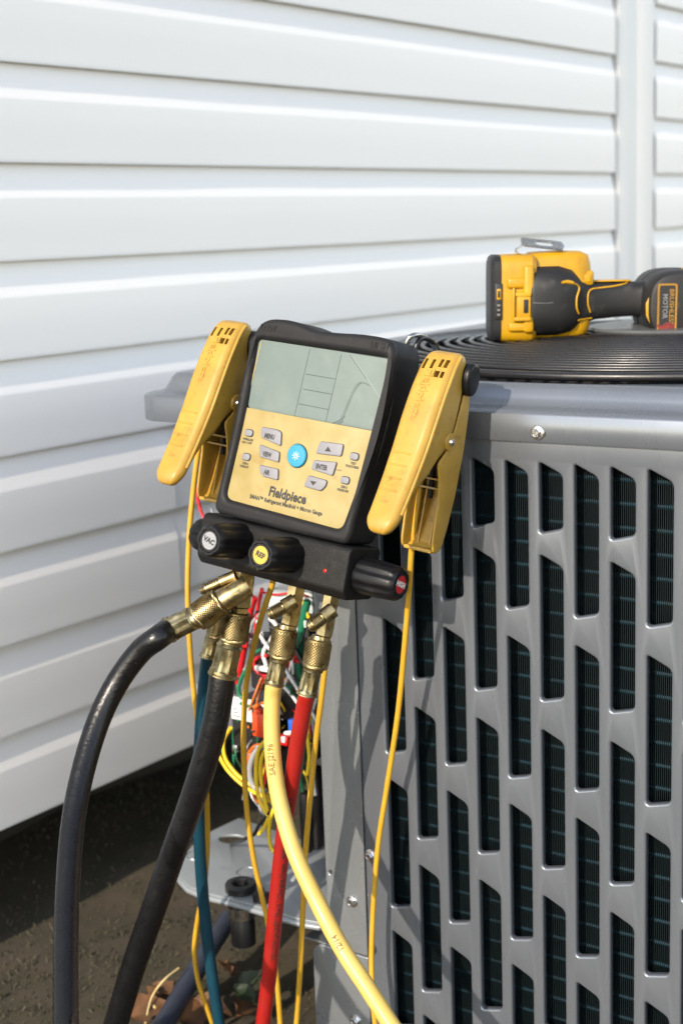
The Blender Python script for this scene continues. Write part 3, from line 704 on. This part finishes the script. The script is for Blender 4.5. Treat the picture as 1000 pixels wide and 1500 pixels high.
    flare((345, 844, -.01), (294, 866, .004), .0052, s1)
    flare((432, 880, -.012), (393, 902, .004), .0062, s2)
    flare((488, 893, -.012), (452, 920, .004), .0062, s3)
    sl((363, 858, -.012), (318, 885, .006), [(.001, 0), (.0105, 0), (.0105, .9), (.009, 1), (.001, 1)], 28, 'elbow', M_brass, s1)
    # hanging hook of sprung wire
    P = [G_I @ fw(*p) for p in ((590, 530, .028), (596, 500, .028), (607, 491, .022), (622, 494, .0), (634, 505, -.02), (640, 520, -.03))]
    one('hook', tube(catmull(P, 8), .0024, 10), M_steel, gau, 60)
    P = [G_I @ fw(*p) for p in ((604, 530, .02), (612, 500, .015), (624, 496, .0), (637, 506, -.025), (643, 520, -.035))]
    one('hook', tube(catmull(P, 8), .0024, 10), M_blackwire, gau, 60)
gauge()

# ================================================================== PIPE CLAMPS
def boolean(vf, cut, name, mt, parent, M, sm=40):
    a = one('tmp_a', vf, mt, None, 0); b = one('tmp_b', cut, mt, None, 0)
    md = a.modifiers.new('b', 'BOOLEAN'); md.object = b; md.operation = 'DIFFERENCE'; md.solver = 'EXACT'
    dg = bpy.context.evaluated_depsgraph_get(); me = bpy.data.meshes.new_from_object(a.evaluated_get(dg))
    v = [tuple(p.co) for p in me.vertices]; f = [tuple(p.vertices) for p in me.polygons]
    bpy.data.objects.remove(a); bpy.data.objects.remove(b); bpy.data.meshes.remove(me)
    return one(name, (v, f), mt, parent, sm, M)
def clamp(x, label):
    c = empty('pipe_clamp', G_M @ T(x, 0, 0), label, 'clamp', 'yellow pipe clamps on the gauge sides')
    prM = Matrix(((0, 0, 1, 0), (0, 1, 0, 0), (1, 0, 0, 0), (0, 0, 0, 1)))
    W2 = .0168
    face = [(-25, 82), (-14, 80), (-5, 69), (4, 48), (11.5, 24), (19, -4), (28.5, -32), (38, -56), (43.5, -68)]
    A = rpoly(mm(face + [(43, -77), (35, -79), (29, -70), (20, -50), (10, -36), (-2, -27), (-12, -13), (-24, -2), (-31, 18), (-34, 45), (-34, 70), (-31, 80)]), .006, 4)
    cut = MB()
    for (x0, x1, y0, y1) in ((-12, -9, 64, 73), (-4.5, -1.5, 64, 73), (3, 6, 67, 74), (8, 11.5, 67, 74), (2.5, 7, 58, 63.5), (8.5, 11.5, 58, 63.5)):
        cut.add(box(-.016, y0*MM, x0*MM, .02, y1*MM, x1*MM))
    pv, pf_ = plate(A, [], -W2, W2, .0070, 4)
    def shape(p):
        y = p[1]/MM; k = 1.0
        if y > 45: k -= .06*((y-45)/37)**2
        if y < 20: k -= .13*min(1, (20-y)/80)
        if y < -62: k *= math.sqrt(max(.12, 1-.82*((-62-y)/17)**2))
        return (p[0], p[1], p[2]*k)
    pv = [shape(p) for p in pv]
    lv = boolean((pv, pf_), (cut.v, cut.f), 'upper_handle', M_yplast, c, prM, 45)
    fp_ = catmull([Vector((0, b*MM, a*MM)) for a, b in face], 8)
    acc = [0]
    for i in range(1, len(fp_)): acc.append(acc[-1]+(fp_[i]-fp_[i-1]).length)
    def on_face(s, xx, up=0.0):
        i = 0
        while i < len(acc)-2 and acc[i+1] < s: i += 1
        t = (s-acc[i])/(acc[i+1]-acc[i]); p = fp_[i].lerp(fp_[i+1], t); d = (fp_[i+1]-fp_[i]).normalized(); n = Vector((0, d.z*-1, d.y)); n = n if n.z > 0 else -n
        return p + Vector((xx, 0, 0)) + n*up
    tv, tf = text('Fieldpiece', .0105, .0002, align='LEFT', ext=.0004, sx=1.15)
    one('raised_lettering', ([on_face(.030+p[0], p[1]-.002, .0001+max(p[2], -.0003)) for p in tv], tf), M_yplast, lv, 0)
    for s, w in ((.108, .0085), (.119, .0085), (.131, .008), (.142, .008)):
        one('grip_ridge', tube([on_face(s, -w-.002, .0000), on_face(s, w-.002, .0000)], .0009, 8), M_yplast, lv, 60)
    for s, tx in ((.1135, '1/4'), (.125, '(6-35)'), (.1365, '4-1/8')):
        tv, tf = text(tx, .0062, .0001, ext=.0003); one('raised_lettering', ([on_face(s-p[1], p[0]-.002, max(p[2], -.0002)) for p in tv], tf), M_yplast, lv, 0)
    # long edge bead along each side of the handle face
    one('edge_bead', tube([p+Vector((W2*shape((0, p.y, 1))[2]-.0004, 0, -.0074)) for p in fp_[10:-6]], .0019, 8), M_yplast, lv, 60)
    # lower handle: an open channel with cross ribs
    outp = [(-33, 76), (-42, 60), (-48.5, 30), (-51, 0), (-50, -40), (-46, -70), (-42, -86), (-37, -91)]
    inn = [(-29, -91), (-25.5, -84), (-24, -66), (-23, -45), (-18, -28), (-11, -14), (-22, -3), (-30, 18), (-34.6, 45), (-34, 72)]
    sd = plate(rpoly(mm(outp+inn), .004, 4), [], -.0012, .0012, .0010, 2)
    lo = MB(); lo.add(sd, prM); 
    b = MB(); b.add(sd, T(W2-.0014, 0, 0) @ prM); b.add(sd, T(-W2+.0014, 0, 0) @ prM)
    back = [Vector(p) for p in mm(outp)]; ins = []
    for i, p in enumerate(back):
        d = (back[min(i+1, len(back)-1)]-back[max(i-1, 0)]).normalized(); ins.append(p+Vector((-d.y, d.x))*.0030)
    b.add(plate(rpoly([p for p in back]+ins[::-1], .001, 2), [], -W2+.0027, W2-.0027, .0004, 1), prM)
    b.add(box(-W2+.003, -.092, -.0395, W2-.003, -.0885, -.028, .001))
    lw = b.build('lower_handle', M_yplast, c, 45)
    for y in (-28, -36): one('cross_rib', box(-W2+.003, (y-.8)*MM, -.046, W2-.003, (y+.8)*MM, -.026), M_yplast, lw, 0)
    for xx in (-.006, .006): one('long_rib', box(xx-.0007, -.088, -.0455, xx+.0007, -.012, -.038), M_yplast, lw, 0)
    one('spring', tube(catmull([Vector((.002, 0, -.02)), Vector((.001, -.02, -.030)), Vector((0, -.045, -.036))], 6), .0022, 8), M_rubber, c, 60)
    one('jaw_pad', plate(rpoly(mm([(-45, 69), (-40, 75), (-31, 76), (-25, 70), (-24, 60), (-28, 50), (-36, 46), (-43, 50), (-46, 59)]), .005, 4), [], -.0225, .0235, .003, 3), M_knob, c, 40, prM)
    one('pivot_boss', lathe([(.0001, -.019), (.0072, -.019), (.0078, -.0175), (.0078, .0175), (.0072, .0185), (.0045, .0188), (.0001, .0188)], 28), M_yplast, c, 30, frame((0, .006, -.022), (1, 0, 0)))
    one('pivot_pin', lathe([(.0001, -.0200), (.0030, -.0200), (.0034, -.0192), (.0034, .0192), (.0030, .0206), (.0012, .0212), (.0001, .0212)], 20), M_screw, c, 30, frame((0, .006, -.022), (1, 0, 0)))
    return c
cl_l = clamp(-.1165, 'yellow pipe clamp on the left side of the gauge, nearest the white siding')
cl_r = clamp(.1165, 'yellow pipe clamp on the right side of the gauge, beside the slotted grey panel')
def to_ground(P, r):
    # let the line run on down and come to rest on the soil
    p = P[-1]; v = (p-P[-2]); h = Vector((v.x, v.y, 0))
    h = (h.normalized() if h.length > 1e-4 else Vector((0, 0, 0)))*.5 - na; h.normalize(); z0 = r+.004
    if p.z < z0+.02: return P
    return P + [Vector((p.x, p.y, 0))+h*.045+Z*(z0+(p.z-z0)*.35), Vector((p.x, p.y, 0))+h*.13+Z*z0, Vector((p.x, p.y, 0))+h*.30+Z*z0]
def cable_path(pts):
    return catmull(to_ground([fw(*p) for p in pts], .0028), 8)
def clamp_cable(c, pts):
    I = c.matrix_world.inverted(); P = [I @ p for p in cable_path(pts)]
    one('cable', tube(P, .0027, 10), M_cable, c, 70)
clamp_cable(cl_l, [(296, 632, .05), (290, 665, .052), (283, 720, .055), (277, 790, .06), (275, 870, .065), (279, 960, .066), (287, 1040, .065), (297, 1110, .06), (303, 1170, .055), (304, 1240, .05), (299, 1300, .05), (290, 1345, .05), (285, 1390, .05), (290, 1435, .045), (303, 1475, .04), (318, 1520, .03)])
clamp_cable(cl_r, [(619, 690, .055), (610, 745, .062), (603, 800, .064), (599, 860, .06), (592, 950, .05), (582, 1050, .04), (567, 1150, .032), (554, 1235, .028), (547, 1320, .028), (544, 1400, .03), (546, 1470, .035), (552, 1540, .04)])
def sensor_cable(pts, label):
    P = cable_path(pts); e = P[-1]
    o = one('sensor_cable', tube([p-e for p in P], .0028, 10), M_cable, None, 70); o.location = e
    tag(o, label, 'cable', 'loose yellow sensor cables')
sensor_cable([(402, 840, .07), (397, 862, .07), (384, 900, .072), (371, 950, .07), (361, 1000, .066), (357, 1060, .062), (358, 1130, .058), (362, 1190, .055), (371, 1255, .05), (384, 1315, .045), (392, 1350, .04), (404, 1420, .035), (412, 1520, .03)], 'flat yellow cable hanging between the thick black hose and the yellow hose')
sensor_cable([(479, 930, .055), (476, 975, .06), (471, 1020, .06), (462, 1090, .06), (455, 1160, .06), (448, 1240, .06), (444, 1320, .06), (440, 1410, .055), (434, 1500, .05), (430, 1560, .05)], 'thin yellow cable running down just right of the red hose')

# ================================================================== HOSES
def knurl(h, r, nt=26, nz=8, tb=4):
    N = nt*tb; H = max(6, int(nz*4)); v = []; f = []
    for j in range(-2, H+3):
        t = min(1, max(0, j/H)); 
        for i in range(N):
            a = 2*math.pi*i/N
            if j == -2: rr, z = .0005, 0
            elif j == H+2: rr, z = .0005, h
            elif j == -1 or j == H+1: rr, z = r*.86, (0 if j < 0 else h)
            else:
                p = i/tb; q = t*nz
                d = max(abs(((p+q) % 1)-.5), abs(((p-q) % 1)-.5))*2
                e = min(1, min(t, 1-t)*8)
                rr = r*(.90 + .15*(1-d)*e) if .06 < t < .94 else r*.93; z = h*(.04+.92*t)
            v.append((rr*math.cos(a), rr*math.sin(a), z))
    n = H+5
    for j in range(n-1):
        for i in range(N): f.append((j*N+i, j*N+(i+1) % N, (j+1)*N+(i+1) % N, (j+1)*N+i))
    return v, f
def hose_text(path, r, s0, s, size, parent, I, mt, up=True, phi=0.0, name='printed_text'):
    acc = [0]
    for i in range(1, len(path)): acc.append(acc[-1]+(path[i]-path[i-1]).length)
    tv, tf = sliced(text(s, size, .00012, align='LEFT', sx=.92), size/9); L = acc[-1]; out = []
    for (x, y, z) in tv:
        d = s0-x if up else s0+x
        i = 0
        while i < len(acc)-2 and acc[i+1] < d: i += 1
        t = (d-acc[i])/(acc[i+1]-acc[i]); p = path[i].lerp(path[i+1], max(0, min(1, t)))
        def tg(k): return (path[min(k+1, len(path)-1)]-path[max(k-1, 0)]).normalized()
        tt = tg(i).lerp(tg(i+1), max(0, min(1, t))).normalized()
        n = EYE-p; n = (n-tt*n.dot(tt)).normalized(); bn = (tt if not up else -tt); side = n.cross(bn)     # text up direction
        a = y/r+phi; out.append(I @ (p + (n*math.cos(a)+side*math.sin(a))*(r+.00025)))
    one(name, (out, tf), mt, parent, 0)
def hose(name, label, r, mt, nut0, nut1, sl0, sl1, pts, nut_r, sl_r, prints=()):
    a, b, c, d = gw(*nut0), gw(*nut1), gw(*sl0), gw(*sl1)
    P = to_ground([d] + [fw(*p) for p in pts], r(1) if callable(r) else r); P = [d+(c-d)*.15] + P; path = catmull(P, 9)
    M = T(*path[-1]); h = empty(name, M, label, 'hose', 'service hoses screwed to the gauge'); I = M.inverted()
    tb = one('tube', tube([I @ p for p in path], r, 28), mt, h, 80); r = r if not callable(r) else r(0)
    L = (b-a).length; one('knurled_nut', knurl(L, nut_r, int(nut_r*1000*2.2), max(5, int(L*1000/2.8))), M_brass, h, 25, I @ frame(a, b-a))
    one('nut_collar', lathe([(.0005, -.003), (nut_r*.62, -.003), (nut_r*.70, .0005), (nut_r*.72, L*.98), (nut_r*.66, L+.003), (.0005, L+.003)], 28), M_brass, h, 30, I @ frame(a, b-a))
    L = (d-c).length; k = sl_r
    def facet(an, z):
        t = z/L
        return 1 - (.10*(.5+.5*math.cos(8*an))**.6 if .2 < t < .84 else 0)
    pr = [(.0005, 0), (k*.78, 0), (k*.80, L*.10), (k*.92, L*.16), (k*.97, L*.19), (k*.97, L*.22), (k*.97, L*.5), (k*1.0, L*.82), (k*1.02, L*.86), (k*1.02, L*.93), (k*1.08, L*.96), (k*1.08, L), (k*.8, L+.0004), (.0005, L)]
    one('crimp_sleeve', lathe(pr, 48, facet), M_brass2, h, 22, I @ frame(c, d-c))
    for (s0, s, size, up, phi) in prints: hose_text(path, r, s0, s, size, tb, I, M_faded if mt is M_hyel else M_print, up, phi)
    return path
zz = -.022
hose('vacuum_hose', 'thick black hose bending away to the left from the gauge', lambda t: .0117-.0020*t, M_hblack, (324, 880, .004), (287, 907, .016), (290, 902, .014), (247, 923, .022), [(232, 934, .166), (205, 955, .172), (172, 1000, .185), (145, 1055, .205), (123, 1125, .232), (108, 1200, .262), (100, 1290, .300), (97, 1390, .342), (97, 1500, .388), (99, 1620, .44)], .0138, .0118)
hose('service_hose', 'thick black hose hanging from the left brass stem beside the blue hose', .0125, M_hblack, (348, 896, zz), (341, 941, zz), (339, 936, zz), (326, 990, zz), [(323, 1015, .116), (315, 1060, .12), (300, 1115, .125), (279, 1180, .13), (252, 1255, .138), (224, 1335, .145), (196, 1415, .15), (170, 1500, .155), (140, 1600, .16)], .0134, .0132)
hose('service_hose', 'teal blue hose half hidden behind the thick black hoses', .0062, M_hblue, (325, 893, -.045), (316, 935, -.045), (313, 926, -.045), (304, 963, -.045), [(301, 985, .08), (296, 1040, .078), (292, 1110, .075), (291, 1180, .07), (293, 1250, .065), (299, 1330, .06), (308, 1410, .055), (321, 1500, .05), (334, 1590, .04)], .0100, .0076)
hose('service_hose', 'pale yellow hose curving from the middle brass stem across the lower right', .0078, M_hyel, (418, 920, zz), (411, 965, zz), (409, 960, zz), (401, 1003, zz), [(399, 1022, .112), (398, 1065, .115), (401, 1120, .12), (411, 1180, .126), (432, 1250, .134), (464, 1320, .143), (501, 1390, .152), (540, 1450, .16), (575, 1505, .168), (630, 1590, .18)], .0118, .0090,
     [(.090, 'SAE J2196', .0078, True, .25), (.262, '12/14', .0074, True, .1)])
hose('service_hose', 'red hose with black printing hanging from the right brass stem', .0076, M_hred, (468, 936, zz), (461, 979, zz), (459, 975, zz), (449, 1018, zz), [(446, 1032, .112), (437, 1080, .108), (428, 1140, .104), (417, 1210, .10), (409, 1280, .098), (402, 1350, .096), (394, 1430, .094), (385, 1500, .092), (372, 1590, .09)], .0118, .0092,
     [(.300, 'YELLOW JACKET* Plus II * Charging Hoses - 4000psi (276 Bar) Max. W.P.', .0066, True, -.35)])

# ================================================================== CORDLESS DRILL
def drill():
    o = zw(720, 504, ZTOP+.0165); s = (o-EYE).dot(cF)/FPX*.975
    D_M = T(*o) @ Matrix.Rotation(R(-2), 4, 'Z') @ Matrix.Rotation(R(1.2), 4, 'Y')
    d = empty('cordless_drill', D_M, 'black and yellow cordless drill lying on its side on the top grille', 'drill')
    K = Matrix.Scale(s, 4)
    def X(px): return px-712
    def Zp(py): return 501-py
    def bx(name, x0, y0, z0, x1, y1, z1, bev, mt, par=d, M=None): return one(name, box(x0, y0, z0, x1, y1, z1, bev, 3), mt, par, 40, (K if M is None else K @ M))
    def loft(secs, n=40, e=3.2):
        v = []; f = []
        for (x, zc, hz, yc, hy) in secs:
            for k in range(n):
                a = 2*math.pi*k/n; c, sn = math.cos(a), math.sin(a)
                v.append((x, yc+hy*math.copysign(abs(c)**(2/e), c), zc+hz*math.copysign(abs(sn)**(2/e), sn)))
        for i in range(len(secs)-1):
            for k in range(n): f.append((i*n+k, i*n+(k+1) % n, (i+1)*n+(k+1) % n, (i+1)*n+k))
        f.append(tuple(range(n))); f.append(tuple(range((len(secs)-1)*n, len(secs)*n))); return v, f
    bat = one('battery', loft([(11, 66, 60, 56, 50), (13, 66, 65, 56, 55), (40, 66, 66, 56, 56), (60, 66, 66, 56, 56), (66, 66, 62, 56, 52)], 48, 7), M_dy, d, 35, K)
    one('battery_base', loft([(-2, 66, 56, 56, 48), (0, 66, 62, 56, 54), (4, 66, 65, 56, 57), (13, 66, 65, 56, 57), (14.5, 66, 62, 56, 54)], 48, 7), M_db, bat, 35, K)
    pl = bx('charge_display', 4, -2.5, 36, 15, 3, 90, 1.5, M_pblack, bat)
    bx('charge_button', 6.5, -3.4, 66, 13, -2, 82, 1.2, M_dy, bat); bx('charge_button_face', 8, -3.8, 69, 11.5, -3.2, 79, .4, M_pblack, bat)
    for i in range(3): bx('charge_light', 7.5, -3.2, 42+7*i, 12, -2.2, 45+7*i, .4, M_dgrey, bat)
    bx('battery_rail', 22, -5, 82, 50, 6, 98, 4, M_dy, bat); bx('battery_rail', 24, -5, 18, 54, 6, 32, 4, M_dy, bat)
    bx('battery_rail', 30, -4, 30, 34, 4, 84, 2, M_dy, bat); bx('battery_cheek', 46, -7, 16, 62, 20, 116, 5, M_dy, bat)
    lt = bx('latch', 36, -10, 38, 57, 0, 74, 2.5, M_dy, bat); bx('latch_recess', 46, -11, 46, 53, -8, 66, 1, M_db, bat)
    bx('latch_lip', 32, -11, 34, 57, -3, 40, 1.5, M_dy, bat); bx('latch_lip', 34, -11, 70, 57, -3, 76, 1.5, M_dy, bat)
    ft = one('foot', loft([(60, 68, 66, 62, 46), (100, 70, 66, 62, 46), (135, 70, 65, 62, 44), (146, 70, 60, 62, 38), (150, 70, 50, 62, 32)], 48, 6), M_dy, d, 35, K)
    secs = [(54, 61, 46, 52, 56), (58, 61, 53, 52, 60), (62, 62, 55, 52, 61), (100, 63, 55, 52, 60), (120, 62, 50, 52, 55), (134, 61, 39, 52, 42), (146, 60, 32, 52, 34), (160, 60, 28.5, 52, 30), (185, 61, 27, 52, 29), (215, 62, 26, 52, 28.5), (232, 61, 28, 52, 31), (246, 60, 33, 52, 36), (252, 60, 32, 52, 34)]
    gp_ = one('grip', loft(secs, 48, 3.0), M_db, d, 35, K)
    def surf(x, z, up=.4):
        for i in range(len(secs)-1):
            if secs[i][0] <= x <= secs[i+1][0]:
                t = (x-secs[i][0])/(secs[i+1][0]-secs[i][0]); q = [a*(1-t)+b*t for a, b in zip(secs[i], secs[i+1])]; break
        else: q = secs[-1]
        w = min(.999, abs((z-q[1])/q[2])); return Vector((x, q[3]-q[4]*(1-w**3)**(1/3)-up, z))
    def trim(pts, r):
        P = catmull([Vector((X(a), 0, Zp(b))) for a, b in pts], 6); P = [surf(p.x, p.z) for p in P]
        one('yellow_trim', tube(P, r, 8), M_dy, gp_, 60, K)
    trim([(814, 411), (828, 412), (838, 415), (842, 421), (838, 434), (838, 448), (842, 458)], 1.6)
    trim([(861, 457), (857, 445), (857, 430), (862, 423), (875, 421), (895, 419), (912, 416), (924, 412)], 1.4)
    trim([(816, 411), (824, 410), (832, 412)], 2.6)
    trim([(842, 468), (852, 467), (864, 466)], 1.4)
    one('seam', tube([surf(p.x, p.z, .1) for p in catmull([Vector((X(772), 0, Zp(440))), Vector((X(790), 0, Zp(441))), Vector((X(802), 0, Zp(440)))], 4)], .5, 6), M_dgrey, gp_, 60, K)
    bx('direction_button', X(842), 22, Zp(417), X(866), 70, Zp(395), 4, M_dy); bx('direction_button_inset', X(846), 20.5, Zp(413), X(862), 24, Zp(400), 2, M_dy)
    bx('top_trim', X(862), 36, Zp(412.5), X(924), 60, Zp(410), 1, M_dy)
    # belt clip: sprung steel loop
    pl_o = rpoly([(0, 0), (62, 0), (66, 18), (62, 36), (0, 36)], 6, 4); pl_h = rpoly([(22, 10), (48, 10), (48, 26), (22, 26)], 7, 4)
    Mc = K @ T(X(757), 20, Zp(357)) @ Matrix.Rotation(R(7), 4, 'Y') @ Matrix.Rotation(R(20), 4, 'X')
    bc = one('belt_clip', plate(pl_o, [pl_h], -.9, .9, .5, 1), M_steel, d, 40, Mc)
    P = [Vector((X(758), 38, Zp(357))), Vector((X(751), 38, Zp(361))), Vector((X(752), 38, Zp(366))), Vector((X(766), 38, Zp(370))), Vector((X(774), 38, Zp(378))), Vector((X(790), 38, Zp(382)))]
    b = MB(); Q = catmull(P, 6); vv = []; ff = []
    for p in Q: vv += [p+Vector((0, -17, 0)), p+Vector((0, 17, 0)), p+Vector((0, 17, -1.6)), p+Vector((0, -17, -1.6))]
    for i in range(len(Q)-1):
        for k in range(4): ff.append((i*4+k, i*4+(k+1) % 4, (i+1)*4+(k+1) % 4, (i+1)*4+k))
    one('clip_leg', (vv, ff), M_steel, bc, 30, K)
    bx('clip_screw', X(786), 18, Zp(388), X(812), 40, Zp(381), 2, M_screw)
    # motor housing, axis away from the camera
    def yl(secs, n=56, e=2.9):
        v, f = loft([(y, zc, hz, xc, hx) for (y, zc, hz, xc, hx) in secs], n, e); return [(p[1], p[0], p[2]) for p in v], f
    mh = one('motor_housing', yl([(-22, 54, 42, 285, 48), (-20, 54, 47, 285, 53), (-12, 54, 51, 285, 58), (20, 54, 52, 285, 60), (60, 54, 52, 285, 60)]), M_db, d, 35, K)
    one('gear_case', yl([(60, 54, 49, 285, 57), (64, 54, 52.5, 285, 60.5), (120, 54, 52, 285, 58), (150, 54, 40, 285, 42), (190, 54, 30, 285, 30), (230, 54, 26, 285, 26)]), M_db, d, 35, K)
    bx('yellow_band', 287, 2, 104, 330, 40, 108, 1.5, M_dy, mh)
    fr_o = rect(X(960), Zp(484), X(989), Zp(414), 4, 3); fr_i = rect(X(963), Zp(481), X(986), Zp(417), 3, 3)
    F_M = K @ T(-7, 0, 0) @ Matrix(((1, 0, 0, 0), (0, 0, -1, -22.6), (0, 1, 0, 0), (0, 0, 0, 1)))
    one('label_frame', plate(fr_o, [fr_i], -1, .6, .3, 1), M_printy, mh, 40, F_M)
    one('label_plate', plate(fr_i, [], -1, .2, 0), M_pblack, mh, 0, F_M)
    for tx, px, mt_, sz in (('BRUSHLESS', 980.5, M_printy, 9.5), ('MOTOR', 971, M_dgrey, 10.5)):
        t = text(tx, sz, .15); k = 52/wid(t) if tx == 'BRUSHLESS' else 36/wid(t)
        t = ([(p[0]*k, p[1], p[2]) for p in t[0]], t[1]); one('lettering', t, mt_, mh, 0, F_M @ T(X(px), Zp(448 if tx == 'BRUSHLESS' else 447), .35) @ Matrix.Rotation(R(-90), 4, 'Z'))
    one('red_smear', plate(rpoly([(X(957), Zp(472)), (X(966), Zp(476)), (X(974), Zp(470)), (X(986), Zp(473)), (X(984), Zp(484)), (X(979), Zp(492)), (X(972), Zp(487)), (X(963), Zp(491)), (X(965), Zp(482))], 2, 3), [], .62, .9, .1, 1), M_redsmear, mh, 0, F_M)
    cres = rpoly([(X(951), Zp(428)), (X(949), Zp(452)), (X(952), Zp(474)), (X(945.5), Zp(462)), (X(944.5), Zp(444))], 2, 3)
    one('yellow_crescent', plate(cres, [], -6, -1, .4, 1), M_dy, mh, 40, F_M @ T(0, 0, -6))
drill()

# ================================================================== SMALL THINGS ON THE GROUND
def ground_bits():
    P = catmull([zw(335, 1345, .06), zw(300, 1400, .045), zw(270, 1450, .03), zw(240, 1500, .022), zw(200, 1560, .02)], 8)
    o = one('conduit', tube([p-P[-1] for p in P], .0115, 16), M_conduit, None, 70); o.location = P[-1]
    tag(o, 'dark blue grey flexible conduit lying on the ground under the wiring shelf', 'conduit')
    P = catmull([zw(213, 1500, .01), zw(222, 1462, .03), zw(240, 1436, .05), zw(262, 1418, .055)], 8); b = P[0].copy()
    P2 = catmull([zw(213, 1460, .012), zw(224, 1472, .02), zw(232, 1490, .012), zw(228, 1510, .005)], 8)
    m_ = MB(); m_.add(tube([p-b for p in P], .0012, 6)); m_.add(tube([p-b for p in P2], .0020, 6))
    o = m_.build('dry_stem', M_straw, None, 60); o.location = b
    tag(o, 'pale dry plant stem curling up from the ground left of the conduit', 'stem')
    def leaf(px, py, L, mt, rz, tx, ty, label, name='fallen_leaf', z=.012):
        n = 9; v = []; f = []
        for i in range(n):
            t = i/(n-1); w = L*.36*math.sin(math.pi*min(1, t*1.02)**.8)*(1+.12*math.sin(t*22))+.0006
            for k in (-1, -.5, 0, .5, 1): v.append((t*L, w*k, L*.16*abs(k)**1.5+L*.10*math.sin(t*3+k)))
        for i in range(n-1):
            for k in range(4): f.append((i*5+k, i*5+k+1, (i+1)*5+k+1, (i+1)*5+k))
        g = len(v); v += [(-L*.25, -.0007, L*.05), (-L*.25, .0007, L*.05), (.004, .0007, 0), (.004, -.0007, 0)]; f.append((g, g+1, g+2, g+3))
        o = one(name, (v, f), mt, None, 60); o.location = zw(px, py, z); o.rotation_euler = (tx, ty, rz)
        tag(o, label, 'leaf', 'fallen leaves under the shelf')
    leaf(188, 1492, .05, M_leaf, .3, .3, -.1, 'brown leaf at the bottom edge just right of the long black hose')
    leaf(212, 1478, .045, M_leaf, 1.6, -.3, .2, 'brown leaf tucked behind the dry stem base')
    leaf(262, 1498, .05, M_leaf, .5, .2, .1, 'orange brown leaf at the bottom edge below the dark conduit')
    leaf(252, 1462, .04, M_leaf, 2.2, -.4, .2, 'curled brown leaf lying against the dark conduit')
    leaf(282, 1478, .05, M_leaf, -.4, .4, 0, 'brown leaf between the conduit and the blue hose')
    leaf(345, 1490, .05, M_leaf, .9, .1, .3, 'brown leaf on the ground right of the blue hose')
    leaf(352, 1452, .035, M_leafg, .2, .3, -.5, 'small green leaf under the wiring shelf', 'green_leaf', .03)
    leaf(372, 1470, .03, M_leafg, 2.6, -.2, -.4, 'small green leaf beside the red hose', 'green_leaf', .03)
    leaf(338, 1430, .045, M_leaf, 1.9, .5, .3, 'dark brown leaf in the shade below the conduit connector')
ground_bits()
